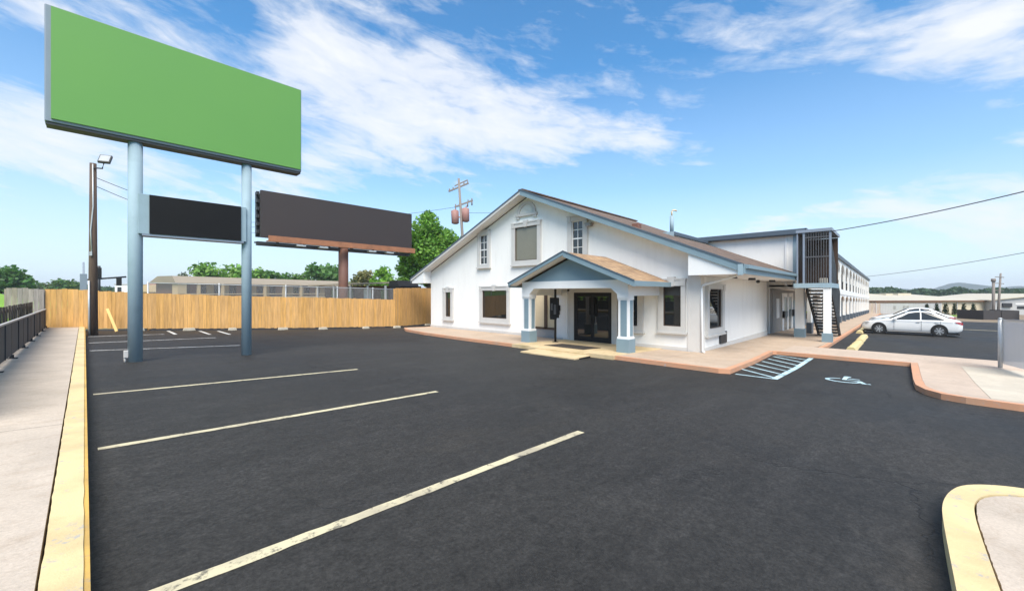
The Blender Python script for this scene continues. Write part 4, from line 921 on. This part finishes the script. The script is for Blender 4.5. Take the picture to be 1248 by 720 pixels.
    for sgn in (1, -1):
        m = MB(); m.box(-1.0, 1.06, sgn * .895, sgn * .925, .20, .27); m.build('sill_shade', 'greyfill', root)  # grey strip painted for the shadow along the lower body side
        m = MB(); m.box(-2.0, 1.9, sgn * .905, sgn * .915, .845, .858); m.build('side_crease', 'rim', root)
    return root
car = make_car('white sedan parked side-on nose to the wing, its near side in full view')
def place(c, x, y, s=(0.93, 0.95, 1.02)):
    c.location = (x, y, g(x) + 0.005); c.rotation_euler = (math.atan(-0.015) * 0, 0, R(90)); c.scale = s
place(car, 36.0, -0.42)
c2 = copy_tree(car); c2['label'] = 'second white sedan mostly hidden behind the nearer white sedan'; place(c2, 43.0, -0.55, (0.95, 0.95, 1.12))
for c in (car, c2): c['group'] = 'white cars parked before the wing'

# ------------------------------------------------------------------ trees
def leafy(mb, lobes, n, size, base, spread=0.35, seed=0):
    rnd = random.Random(seed); tot = sum(r * r * q for *_, r, q in lobes)
    for (x, y, z, r, q) in lobes:
        k = int(n * r * r * q / tot)
        for _ in range(k):
            v = Vector((rnd.gauss(0, 1), rnd.gauss(0, 1), rnd.gauss(0, 1))).normalized() * r * (rnd.random() ** 0.45)
            nn = mnoise.noise(Vector((x, y, z)) + v * (1.6 / r)) 
            v *= 1 + 0.45 * nn
            p = Vector((x, y, z)) + Vector((v.x, v.y, v.z * q)); s = size * rnd.uniform(0.55, 1.35)
            a = Vector((rnd.gauss(0, 1), rnd.gauss(0, 1), rnd.gauss(0, 0.6))).normalized(); b = a.cross(Vector((rnd.gauss(0, 1), rnd.gauss(0, 1), rnd.gauss(0, 1)))).normalized()
            f = mb.face([p - a * s - b * s * .5, p + a * s * .2 - b * s * .8, p + a * s, p + b * s * .7])
            t = rnd.uniform(0.72, 1.32) * (1 + 0.35 * mnoise.noise(p * (0.9 / max(size * 3, .5)))); h = rnd.uniform(-0.12, 0.2)
            mb.tint([f], (base[0] * t * (1 + h), base[1] * t, base[2] * t))
def tree(name, label, pos, lobes, n, size, base, group, trunk=0.22, cat='tree', seed=0):
    x, y = pos; zg = g(x) - 0.1
    root = thing(name, (x, y, zg), label, cat, group)
    top = max(l[2] for l in lobes)
    m = MB(); m.tube([(x, y, zg - 0.2), (x + .05, y, zg + (top - zg) * .35), (x - .05, y + .05, zg + (top - zg) * .75)], [trunk * 1.3, trunk, trunk * .45], 9)
    for (lx, ly, lz, r, q) in lobes[:7]: m.tube([(x, y, zg + (lz - zg) * .45), ((x + lx) / 2, (y + ly) / 2, zg + (lz - zg) * .75), (lx, ly, lz)], [trunk * .5, trunk * .32, trunk * .12], 6)
    m.build('trunk', 'bark', root)
    m = MB(); leafy(m, lobes, n, size, base, seed=seed); m.build('crown', 'leaf', root)
    return root
GR = 'trees beyond the fence'
# right/left in the view is (sin, -cos) of the heading; used to spread lobes sideways
HV = Vector((0.724, 0.690)); RV = Vector((0.690, -0.724))
def lob(pos, items):
    out = []
    for (sd, dp, z, r, q) in items:
        p = Vector(pos) + RV * sd + HV * dp; out.append((p.x, p.y, z, r, q))
    return out
T1 = (26.2, 37.6)
tree('broadleaf_tree', 'big bright green tree rising behind the right end of the brown billboard', T1,
     lob(T1, [(0.0, 0, 8.9, 1.5, 1.15), (-0.3, .3, 10.0, .75, 1.1), (-1.2, -.5, 7.4, 1.7, 1.0), (1.3, .3, 7.5, 1.7, .9), (2.6, 0, 6.8, 1.4, .9), (-1.9, .2, 5.6, 1.7, .9), (.3, -.8, 5.8, 1.9, .9), (2.6, -.3, 5.0, 1.8, .9), (-2.3, 0, 4.2, 1.3, .8), (0, 0, 4.0, 1.9, .8), (3.6, .5, 5.9, 1.0, .9)]), 15000, 0.165, (0.15, 0.31, 0.05), GR, 0.3, seed=1)
def far_tree(label, px, dep, ztop, width, base_, kind='broadleaf_tree', n=1500, zlow=None, seed=0, group=GR):
    width *= 1.45; base = tuple(v * 1.45 for v in base_)
    s = (px - 624) / 496 * dep; p = HV * dep + RV * s; pos = (p.x, p.y); zlow = zlow if zlow is not None else g(p.x) + 1.0; rnd = random.Random(seed)
    it = []; w = width / 2; h = ztop - zlow
    for k in range(9):
        a = rnd.uniform(-1, 1); t = rnd.random(); r = w * rnd.uniform(.32, .5) * (1.05 - .35 * t)
        it.append((a * w * (1 - .45 * t) * .75, rnd.uniform(-.4, .4) * w, min(zlow + h * (.25 + .68 * t), ztop - r * .85), r, .85))
    it.append((0, 0, ztop - w * .42, w * .45, .9)); it.append((0, 0, zlow + h * .4, w * .62, .8))
    return tree(kind, label, pos, lob(pos, it), n, width * 0.04, base, group, 0.02 * width + .1, seed=seed)
far = [('dusty grey-green small tree at the left end of the pale motel roof', 223, 92, 6.4, 3.6, (0.09, 0.11, 0.06)),
       ('rounded bright green tree above the left part of the pale motel roof', 254, 98, 9.2, 8.5, (0.10, 0.20, 0.035)),
       ('broad light green tree just left of the right sign post', 284, 100, 8.6, 8.5, (0.11, 0.215, 0.04)),
       ('green tree just right of the right sign post', 312, 100, 7.7, 6.0, (0.10, 0.20, 0.035)),
       ('small dark green tree under the billboard left corner', 330, 104, 7.4, 5.0, (0.06, 0.14, 0.03)),
       ('low dark green tree under the left half of the billboard', 350, 106, 7.0, 5.0, (0.06, 0.13, 0.03)),
       ('small green tree left of the largest tree under the billboard', 373, 104, 7.1, 5.2, (0.075, 0.15, 0.03)),
       ('largest dark green tree just left of the billboard column', 399, 100, 8.7, 8.6, (0.06, 0.135, 0.035)),
       ('brownish olive tree just right of the billboard column', 446, 80, 6.3, 5.0, (0.13, 0.135, 0.055)),
       ('bright lime green tree above the veranda roof', 467, 78, 6.9, 4.6, (0.125, 0.25, 0.03)),
       ('low bright green bush-like tree left of the big tree', 492, 70, 4.6, 3.2, (0.12, 0.23, 0.03))]
for i, (lab, px, d, zt_, w, b) in enumerate(far): far_tree(lab, px, d, zt_, w, b, n=2200, seed=20 + i)
left = [('large dark green tree at the left picture edge above the grass bank', -6, 80, 7.2, 7.6, (0.05, 0.12, 0.03)),
        ('round dark tree just right of the large one above the weathered fence', 22, 100, 5.6, 4.2, (0.05, 0.115, 0.03)),
        ('low olive tree above the short pine fence, left one', 46, 130, 5.0, 6.5, (0.06, 0.10, 0.035)),
        ('low brownish tree above the short pine fence, middle one', 62, 130, 4.6, 6.0, (0.075, 0.095, 0.04)),
        ('green tree above the short pine fence, right one', 83, 120, 5.5, 8.0, (0.055, 0.115, 0.03))]
for i, (lab, px, d, zt_, w, b) in enumerate(left): far_tree(lab, px, d, zt_, w, b, n=2400, seed=50 + i, group='trees beyond the grass bank', zlow=1.0)
# far-off wood that reads as one mass
def wood(name, bearings, dist, hfun, n, size, base, seed):
    m = MB(); rnd = random.Random(seed); b0, b1 = bearings
    for _ in range(n):
        t = rnd.random(); a = b0 + (b1 - b0) * t; d = dist * rnd.uniform(.9, 1.1); h = hfun(t); z = -2.5 + (h + 2.5) * (rnd.random() ** .6)
        p = Vector((d * math.cos(a), d * math.sin(a), z)); s = size * rnd.uniform(.5, 1.4)
        u = Vector((rnd.gauss(0, 1), rnd.gauss(0, 1), rnd.gauss(0, .6))).normalized(); v = u.cross(Vector((rnd.gauss(0, 1), rnd.gauss(0, 1), rnd.gauss(0, 1)))).normalized()
        f = m.face([p - u * s, p + v * s * .7, p + u * s, p - v * s * .7]); k = rnd.uniform(.7, 1.3); m.tint([f], (base[0] * k, base[1] * k, base[2] * k))
    return struct(m.build(name, 'leaf', org=(0, 0, 0)), 'stuff')
wood('far_wood', (R(6), R(-20)), 330, lambda t: 3.6 + 1.6 * mnoise.noise((t * 22, 7, 0)) + 1.4 * math.exp(-((t - .12) / .09) ** 2), 9000, 1.0, (0.045, 0.085, 0.035), 3)
wood('far_wood', (R(93), R(60)), 260, lambda t: 4.2 + 1.4 * mnoise.noise((t * 18, 3, 0)), 6000, 1.1, (0.045, 0.09, 0.03), 4)
wood('far_wood', (R(100), R(260)), 70, lambda t: 7 + 3 * mnoise.noise((t * 12, 5, 0)), 5000, 1.2, (0.05, 0.10, 0.03), 5)
# conical shrubs
sh = None
ord_ = ['leftmost', 'second from the left', 'third from the left', 'third from the right', 'second from the right', 'rightmost']
for i, px in enumerate((1130, 1142, 1153, 1164, 1175, 1187)):
    dep = 67.5 - .3 * i; s = (px - 624) / 496 * dep; p = HV * dep + RV * s; z0 = g(p.x); H_ = 1.75 if i else 1.5
    root = thing('conical_shrub', (p.x, p.y, z0), 'dark clipped conical shrub by the cream wall, %s of the row' % ord_[i], 'shrub', 'row of conical shrubs')
    m = MB(); m.tube([(p.x, p.y, z0 - .05), (p.x, p.y, z0 + .4)], .05, 6); m.build('stem', 'bark', root)
    m = MB(); leafy(m, [(p.x, p.y, z0 + .42 + H_ * t, .46 * (1.02 - .72 * t), 1.0) for t in (0, .22, .42, .6, .76)], 500, .09, (0.018, 0.035, 0.014), seed=70 + i); m.build('foliage', 'leaf', root)

# ------------------------------------------------------------------ utility poles and lines
up = thing('utility_pole', (25.9, 30.8, g(26)), 'leaning wooden utility pole with crossarms and two rusty transformers behind the office', 'utility pole')
def upt(z): t = (z + 1) / 14; return Vector((25.98 - .62 * t, 30.72 + .66 * t, z))
m = MB(); m.tube([upt(-1), upt(6), upt(12.95)], [.19, .15, .11], 10); m.build('pole', 'grey_wood_pole', up)
for z, l0, l1 in ((12.1, -1.15, 1.0), (10.35, -.6, 1.3)):
    c = upt(z); d = Vector((RV.x, RV.y, .42)).normalized() if z > 11 else Vector((RV.x, RV.y, .36)).normalized()
    m = MB(); m.bar(c + d * l0, c + d * l1, .12, .14)
    for t in (l0 + .1, l0 + .5, l1 - .5, l1 - .1): q = c + d * t; m.tube([q, q + Vector((0, 0, .25))], .06, 6)
    if z > 11: m.bar(c + d * -.5 + Vector((0, 0, .3)), c + d * .9 + Vector((0, 0, .35)), .09, .1)
    else:
        for t in (.75, 1.2): q = c + d * t; m.tube([q, q - Vector((0, 0, .45))], .07, 6)
    m.build('crossarm', 'grey_wood_pole', up)
for s, z in ((-.62, 8.55), (.42, 8.75)):
    c = upt(z); q = c + Vector((RV.x, RV.y, 0)) * s
    m = MB(); m.tube([q + Vector((0, 0, -.08)), q, q + Vector((-.03, .03, 1.2)), q + Vector((-.03, .03, 1.3))], [.2, .36, .38, .2], 16); m.bar(q + Vector((0, 0, .6)), c + Vector((0, 0, .6)), .12)
    m.tube([q + Vector((.05, 0, 1.28)), q + Vector((.05, 0, 1.55))], .05, 6); m.build('transformer', 'xfmr', up)
def wire(label, a, b, sag, r, cat='cable', group=None):
    a = Vector(a); b = Vector(b); pts = [a + (b - a) * t + Vector((0, 0, -sag * 4 * t * (1 - t))) for t in [i / 16 for i in range(17)]]
    m = MB(); m.tube(pts, r, 6); return tag(m.build('power_line', 'wire'), label, cat, group)
wire('thick dark cable running from the stair landing roof up to the right edge', (24.1, 2.34, 4.58), (21.6, -4.2, 5.35), 0.12, 0.02)
wire('thin far line crossing the pale sky right of the wing', (88.0, 4.2, 4.35), (66, -10.5, 6.1), 0.25, 0.03)
wire('thin line from the transformer pole down behind the billboard', upt(10.2), (8, 60, 9.2), .6, .018)
wire('thin line from the transformer pole passing above the office ridge', upt(9.6), (36.9, 28.0, 11.4), .25, .018)
wire('upper of two thin wires between light pole and billboard', (0.3, 23.7, 6.4), (9.4, 36.2, 7.2), .45, .012)
wire('lower of two thin wires between light pole and billboard', (0.3, 23.7, 6.05), (9.4, 36.2, 6.4), .5, .012)
fpole = thing('utility_pole', (89.3, -9.7, g(89)), 'pair of far grey poles rising behind the dark bin enclosure', 'utility pole')
m = MB(); m.tube([(89.3, -9.7, g(89) - .2), (89.3, -9.7, 3.45)], [.18, .15], 10); m.tube([(89.3, -9.7, 3.3), (89.3, -9.7, 3.75)], .24, 10); m.build('main_pole', 'grey_wood_pole', fpole)
m = MB(); m.tube([(89.35, -10.1, g(89) - .2), (89.6, -10.4, 4.5)], [.16, .10], 8)
for z in (2.0, 3.0, 3.9): m.bar((89.5, -10.35 - .35, z), (89.5, -10.35 + .5, z + .1), .09)
m.build('leaning_pole', 'grey_wood_pole', fpole)

# ------------------------------------------------------------------ background buildings (frame: a along the front, n depth away from the viewer)
class Frame:
    def __init__(s, a, b):
        s.a = Vector(a).to_2d() if len(a) > 2 else Vector(a); s.b = Vector(b); s.d = (s.b - s.a); s.len = s.d.length; s.d.normalize(); s.n = Vector((-s.d.y, s.d.x))
        if s.n.dot(HV) < 0: s.n = -s.n
    def p(s, u, v, z): q = s.a + s.d * u + s.n * v; return (q.x, q.y, z)
    def box(s, mb, u0, u1, v0, v1, z0, z1): return mb.prism([s.p(u0, v0, z0), s.p(u1, v0, z0), s.p(u1, v1, z0), s.p(u0, v1, z0)], (0, 0, z1 - z0))
fr1 = Frame((8.6, 69.2), (34.5, 74.9)); L1 = fr1.len
bm1 = thing('beige_motel', (20, 72, g(20)), 'long low beige two-storey motel with a pale flat roof behind the fence', 'building')
m = MB(); fr1.box(m, .5, L1, 2.0, 9, -1.2, 3.1); w1_ = m.build('wall', 'brick', bm1)
m = MB()
m.prism([fr1.p(-.3, .1, 3.05), fr1.p(-.3, 9.5, 3.05), fr1.p(-.3, 6, 4.05), fr1.p(-.3, 1.2, 4.0)], (fr1.d.x * (L1 + .6), fr1.d.y * (L1 + .6), -0.1)); m.build('roof', 'paleroof', bm1)
m = MB(); fr1.box(m, 0, L1, .3, 2.0, .95, 1.15); fr1.box(m, 0, L1, .3, .38, 1.5, 1.62); fr1.box(m, 0, 1.0, .3, 2.0, -1.2, 3.05); m.build('balcony', 'beige', bm1)
for k in range(9):
    u = 2.4 + k * (L1 - 3) / 8; m = MB(); fr1.box(m, u - .18, u + .18, .25, .55, -1.2, 3.05); m.build('column', 'beige', bm1)
for k in range(12):
    u = 2 + k * (L1 - 3) / 12
    m = MB(); fr1.box(m, u, u + .9, 1.9, 2.0, 1.15, 2.85); m.build('door', 'beige' if k % 3 else 'redroof', bm1)
    m = MB(); fr1.box(m, u + 1.1, u + 1.9, 1.92, 2.0, 1.6, 2.7); m.build('window', 'glass', bm1)
fr2 = Frame((16.8, 45.0), (20.9, 36.6)); L2 = fr2.len
bm2 = thing('veranda_building', (19, 42, g(19)), 'low brown building with a thin pale veranda roof behind the fence', 'building')
m = MB(); fr2.box(m, 0, L2, 1.6, 6, -1, 2.45); m.build('wall', 'brick', bm2)
m = MB(); m.prism([fr2.p(-.6, -.2, 2.42), fr2.p(L2, -.2, 2.66), fr2.p(L2, 6.2, 2.9), fr2.p(-.6, 6.2, 2.75)], (0, 0, .14)); m.build('roof', 'paleroof', bm2)
for k in range(5):
    u = .5 + k * (L2 - 1) / 4; m = MB(); fr2.box(m, u - .08, u + .08, -.1, .06, -1, 2.45); m.build('post', 'greywall', bm2)
for k in range(4):
    u = .9 + k * (L2 - 1) / 4; m = MB(); fr2.box(m, u, u + .9, 1.52, 1.6, .9, 2.1); m.build('window', 'glass' if k != 2 else 'white', bm2)
fr3 = Frame((7.0, 108.5), (13.2, 103)); bm3 = thing('red_roofed_building', (10, 106, g(10)), 'distant building with a reddish-brown hipped roof left of the beige motel', 'building')
m = MB(); fr3.box(m, 0, fr3.len, .8, 8, -1, 2.4); m.build('wall', 'greywall', bm3)
m = MB(); a, b = fr3.p(-.8, 0, 2.4), fr3.p(fr3.len + .8, 0, 2.4); c, d = fr3.p(fr3.len + .8, 9, 2.4), fr3.p(-.8, 9, 2.4); e, f = fr3.p(1.2, 4.2, 4.5), fr3.p(fr3.len - 1.2, 4.2, 4.5)
for q in ([a, b, f, e], [b, c, f], [c, d, e, f], [d, a, e], [a, d, c, b]): m.face(q)
m.build('roof', 'redroof', bm3)
m = MB(); fr3.box(m, .3, 4.6, -.2, .7, 1.9, 3.3); m.build('dormer', 'beige', bm3)
m = MB(); fr3.box(m, 5.6, 5.66, 4, 4.06, 4.4, 6.1); m.build('antenna', 'darksteel', bm3)
fr4 = Frame((4.6, 125), (7.2, 123)); bm4 = thing('white_building', (6, 124, g(6)), 'small white flat-roofed building far off between light pole and left sign post', 'building')
m = MB(); fr4.box(m, 0, fr4.len, 0, 5, -1, 3.5); m.build('wall', 'white', bm4); m = MB(); fr4.box(m, -.1, fr4.len + .1, -.1, 5.1, 3.5, 3.7); m.build('roof', 'greywall', bm4)
m = MB(); fr4.box(m, .5, 1.3, -.04, 0, 1.6, 3.0); m.build('window', 'glass', bm4)
# dark bin by the tall fence
bn = thing('dark_bin', (18.4, 30.2, g(18)), 'black covered bin showing over the fence where it steps up', 'bin')
m = MB(); m.box(17.6, 19.3, 29.4, 30.8, g(18), 2.25); m.build('body', 'darkwall', bn)
m = MB(); m.prism([(17.5, 29.3, 2.25), (17.5, 30.9, 2.25), (17.5, 30.7, 2.72), (17.5, 29.6, 2.72)], (1.9, 0, 0)); m.build('lid', 'black', bn)
# traffic lights and box beyond the fence
ts = thing('traffic_signal', (1.0, 62, 0), 'dark traffic signal on a mast arm seen above the fence beside the light pole', 'traffic signal')
m = MB(); m.tube([(1.05, 62, -.2), (1.05, 62, 4.6)], .14, 8); m.build('pole', 'darksteel', ts)
m = MB(); m.tube([(.2, 62, 3.1), (3.2, 62.4, 3.5)], .09, 8); m.build('mast_arm', 'darksteel', ts)
for x in (1.05, 2.6):
    m = MB(); m.box(x - .22, x + .22, 61.75, 61.95, 2.5 if x > 2 else 3.3, 3.4 if x > 2 else 4.4, .03); m.build('signal_head', 'black', ts)
m = MB(); m.box(-.22, .12, 40.0, 40.3, 1.8, 3.0, .02); m.tube([(-.05, 40.3, 0), (-.05, 40.3, 3.8)], .05, 8); tag(m.build('control_cabinet', 'signgrey'), 'grey cabinet on a thin post behind the fence left of the light pole', 'cabinet')

# right background
fw = Frame((96.9, 3.9), (114.5, -11.8)); wh = thing('warehouse', (105, -4, g(105)), 'long cream metal warehouse with a shallow pale roof behind the shrubs', 'building')
LW = fw.len
m = MB(); fw.box(m, 0, LW, 0, 26, -2.9, .30); m.build('wall', 'warewall', wh)
m = MB(); m.prism([fw.p(-1.0, -.4, .30), fw.p(-1.0, 28, .30), fw.p(-1.0, 24, 1.35), fw.p(-1.0, 16, 1.55)], (fw.d.x * (LW + 2), fw.d.y * (LW + 2), 0)); wr = m.build('roof', 'wareroof', wh)
for u, w_, h in ((.2, 3.2, .4), (9.4, 3.0, .38), (16.2, 1.6, .25), (19, 3.0, .35)):
    m = MB(); fw.box(m, u, u + w_, 12, 16, 1.0, 1.3 + h); m.build('roof_unit', 'wareroof', wr)
m = MB(); fw.box(m, -1.0, LW + 1, -.5, -.41, .16, .36); m.build('gutter', 'brick', wh)
for u in (13.8, 17.2):
    m = MB(); fw.box(m, u - .06, u + .06, -.12, -.01, -2.4, .3); m.build('downpipe', 'greywall', wh)
fg = Frame((112.6, -12.0), (118.5, -25)); gw = thing('gabled_warehouse', (115, -17, g(115)), 'pale grey gabled warehouse at the right edge beyond the bin enclosure', 'building')
LG = fg.len
m = MB(); m.prism([fg.p(0, 0, -2.9), fg.p(LG, 0, -2.9), fg.p(LG, 0, .5), fg.p(LG * .55, 0, 1.35), fg.p(0, 0, .35)], (fg.n.x * 20, fg.n.y * 20, 0)); m.build('wall', 'greywall', gw)
m = MB()
for (u0, z0, u1, z1) in ((-.5, .32, LG * .55, 1.45), (LG * .55, 1.45, LG + .5, .52)): m.prism([fg.p(u0, -.4, z0), fg.p(u1, -.4, z1), fg.p(u1, -.4, z1 + .14), fg.p(u0, -.4, z0 + .14)], (fg.n.x * 20.6, fg.n.y * 20.6, 0))
m.build('roof', 'wareroof', gw)
m = MB(); fg.box(m, 3.2, LG, -.05, 0, -.35, -.12); m.build('window_band', 'white', gw)
m = MB(); fg.box(m, 1.4, 2.6, -.3, 0, -.8, -.1); m.build('vent', 'darksteel', gw); m = MB(); fg.box(m, 3.4, 5.4, -.06, 0, -1.1, -.6); m.build('loading_hatch', 'darksteel', gw)
fc = Frame((94.0, 2.9), (101.7, -5.3)); ct = thing('corrugated_fence', (98, -1, g(98)), 'pale corrugated metal fence in front of the cream warehouse', 'fence')
m = MB(); n = 60
for i in range(n):
    u = fc.len * i / n; fc.box(m, u, u + fc.len / n * .6, 0, .08, -2.2, .05); fc.box(m, u + fc.len / n * .6, u + fc.len / n, .05, .1, -2.2, .05)
m.build('sheeting', 'corr', ct); m = MB(); fc.box(m, 0, fc.len, -.06, .0, .0, .14); m.build('top_rail', 'brick', ct)
for u in (3.0, 4.6, 5.2):
    m = MB(); fc.box(m, u, u + .35, -.05, .0, -1.0, -.5); m.build('patch', 'greyfill', ct)
board_fence('tan_fence', [(93.6, 5.6), (94.2, 2.4)], [-.05, -.05], 'oldfence', 'low tan board fence closing the yard at the far end of the wing', tones=(1.0, 1.3))
fe = Frame((76.4, -7.5), (79.4, -10.7)); en = thing('bin_enclosure', (77.5, -9, g(77)), 'dark brown walled bin enclosure below the far grey poles', 'enclosure')
m = MB(); fe.box(m, 0, fe.len, 0, .2, g(77), -.45); fe.box(m, 0, .2, .2, 3, g(77), -.45); fe.box(m, fe.len - .2, fe.len, .2, 3, g(77), -.45); m.build('wall', 'darkwall', en)
m = MB(); fe.box(m, fe.len * .5 - .02, fe.len * .5 + .02, -.03, -.001, g(77), -.47); m.build('gate_gap', 'black', en)
wp = thing('white_pillar', (78.6, -11.6, g(78)), 'white pillar with a dark cap right of the bin enclosure', 'pillar')
m = MB(); m.box(78.3, 78.9, -12.1, -11.45, g(78), -.1); m.build('shaft', 'white', wp); m = MB(); m.box(78.25, 78.95, -12.15, -11.4, -.099, .25, .05); m.build('cap', 'darksteel', wp)
sheet('verge', [(90.5, -1), (96.5, -1), (99, -9.5), (93.5, -8)], 0.0, 'grass')
struct(sheet('dirt_strip', [(66.05, 2), (90, 2), (92, -20), (66.05, -20)], -0.008, 'dirt'))

# ------------------------------------------------------------------ haze: one even box of air round everything
hm = bpy.data.materials.new('haze'); hm.use_nodes = True; hn = hm.node_tree; hn.nodes.remove(hn.nodes['Principled BSDF'])
pv = N(hn, 'ShaderNodeVolumePrincipled'); pv.inputs['Color'].default_value = (0.80, 0.88, 1.0, 1); pv.inputs['Density'].default_value = 0.00035
L(hn, pv.outputs[0], hn.nodes['Material Output'].inputs['Volume']); M['haze'] = hm
m = MB(); m.box(-2910, 2910, -2910, 2910, -8, 60); struct(m.build('haze', 'haze', org=(0, 0, 0)), 'stuff')

# ------------------------------------------------------------------ camera
cam = bpy.data.cameras.new('camera'); co = bpy.data.objects.new('camera', cam); col.objects.link(co)
co.location = (0, 0, 1.70); heading = 43.592
co.rotation_euler = (R(90), 0, R(heading - 90)); cam.sensor_width = 36; cam.lens = 36 * 496 / 1248; cam.shift_y = -3 / 1248
cam.clip_start = 0.05; cam.clip_end = 8000
scene.camera = co

# ------------------------------------------------------------------ light
SUN_EL, SUN_AZ = 53, 226      # azimuth measured from +X, counter-clockwise: the direction the light comes from
sd = Vector((math.cos(R(SUN_AZ)) * math.cos(R(SUN_EL)), math.sin(R(SUN_AZ)) * math.cos(R(SUN_EL)), math.sin(R(SUN_EL))))
sl = bpy.data.lights.new('sun', 'SUN'); sl.energy = 3.4; sl.angle = R(42); sl.color = (1.0, 0.92, 0.81)
so_ = bpy.data.objects.new('sun', sl); col.objects.link(so_); so_.rotation_euler = (-sd).to_track_quat('-Z', 'Y').to_euler(); so_.location = (0, 0, 50)
w = bpy.data.worlds.new('World'); scene.world = w; w.use_nodes = True; nt = w.node_tree
bg = nt.nodes['Background']
sky = N(nt, 'ShaderNodeTexSky', sky_type='NISHITA'); sky.sun_disc = False; sky.sun_elevation = R(SUN_EL); sky.sun_rotation = R(90 - SUN_AZ); sky.air_density = 1.0; sky.dust_density = 0.6; sky.ozone_density = 2.0
# cirrus: noise stretched along a drift direction on a flat layer overhead
tc = N(nt, 'ShaderNodeTexCoord').outputs['Generated']
sx = N(nt, 'ShaderNodeSeparateXYZ'); L(nt, tc, sx.inputs[0])
X, Y, Z = sx.outputs
rgt = val(nt, 'ADD', val(nt, 'MULTIPLY', X, 0.690), val(nt, 'MULTIPLY', Y, -0.724)); fwd = val(nt, 'ADD', val(nt, 'MULTIPLY', X, 0.724), val(nt, 'MULTIPLY', Y, 0.690))
az = val(nt, 'ARCTAN2', rgt, fwd); el = val(nt, 'ARCSINE', Z)
def cmb(a, b, c=0.0):
    n = N(nt, 'ShaderNodeCombineXYZ')
    for i, v in enumerate((a, b, c)):
        if isinstance(v, (int, float)): n.inputs[i].default_value = v
        else: L(nt, v, n.inputs[i])
    return n.outputs[0]
tilt = val(nt, 'ADD', el, val(nt, 'MULTIPLY', az, 0.16))
n_soft = nz(nt, cmb(val(nt, 'MULTIPLY', az, 2.6), val(nt, 'MULTIPLY', tilt, 5.6)), 1.5, 10, 0.60, 0.35)
n_wisp = nz(nt, cmb(val(nt, 'MULTIPLY', az, 3.6), val(nt, 'MULTIPLY', tilt, 13.0), 3.0), 2.1, 10, 0.64, 0.5)
def blob(ca, ce, ra, re, k, t=0.0):
    da = val(nt, 'SUBTRACT', az, ca); de = val(nt, 'SUBTRACT', val(nt, 'SUBTRACT', el, ce), val(nt, 'MULTIPLY', da, t))
    q = val(nt, 'ADD', val(nt, 'POWER', val(nt, 'ABSOLUTE', val(nt, 'DIVIDE', da, ra)), 2.0), val(nt, 'POWER', val(nt, 'ABSOLUTE', val(nt, 'DIVIDE', de, re)), 2.0))
    return val(nt, 'MULTIPLY', val(nt, 'EXPONENT', val(nt, 'MULTIPLY', q, -1.0)), k)
def AE(px, py):
    x, y = (px - 624) / 496, (357 - py) / 496; return math.atan(x), math.atan(y / math.sqrt(1 + x * x))
bl = None
for (px, py, ra, re, k, t) in ((560, 130, .40, .10, .31, -.10), (420, 50, .30, .12, .29, -.12), (710, 165, .26, .055, .26, -.08), (200, 60, .25, .05, .22, -.1), (25, 165, .16, .06, .36, 0), (470, 180, .30, .08, .25, 0),
                               (1040, 28, .40, .075, .19, -.16), (1190, 78, .18, .06, .20, -.25), (1205, 27, .055, .018, .50, 0), (60, 260, .38, .10, .30, 0), (330, 215, .3, .07, .24, 0), (285, 18, .07, .035, -.30, 0), (640, 60, .2, .05, -.14, -.1), (1150, 275, .40, .10, .42, 0), (50, 22, .09, .03, .2, -.1),
                               (900, 150, .22, .16, -.12, 0), (110, 130, .05, .05, -.05, 0)):
    a, e = AE(px, py); b_ = blob(a, e, ra, re, k, t); bl = b_ if bl is None else val(nt, 'ADD', bl, b_)
den = val(nt, 'ADD', val(nt, 'ADD', val(nt, 'MULTIPLY', val(nt, 'SUBTRACT', n_soft, 0.5), 1.25), val(nt, 'MULTIPLY', val(nt, 'SUBTRACT', n_wisp, 0.5), 0.85)), bl)
dens = ramp(nt, den, [(0.03, 0.0), (0.18, 0.25), (0.42, 0.76), (0.70, 0.98)])
# clouds thin out to haze near the horizon
veil = ramp(nt, el, [(0.0, 0.82), (0.10, 0.62), (0.24, 0.24), (0.5, 0.0), (0.75, 0.0), (1.0, 0.75)])  # last stops: unseen white veil overhead, added to neutralise the light
dens = val(nt, 'MAXIMUM', dens, veil)
skyc = mixc(nt, 1.0, sky.outputs[0], (0.56, 1.12, 1.36), 'MULTIPLY')
CLOUD = (5.7, 5.85, 6.15)
cc = mixc(nt, dens, skyc, CLOUD)
L(nt, cc, bg.inputs['Color']); bg.inputs['Strength'].default_value = 0.10

# ------------------------------------------------------------------ render settings
vs = scene.view_settings; scene.display_settings.display_device = 'sRGB'
vs.view_transform = 'Standard'; vs.look = 'None'; vs.exposure = 0.80; vs.gamma = 1.0; vs.use_curve_mapping = False
scene.cycles.max_bounces = 6; scene.cycles.transparent_max_bounces = 12
scene.render.film_transparent = False
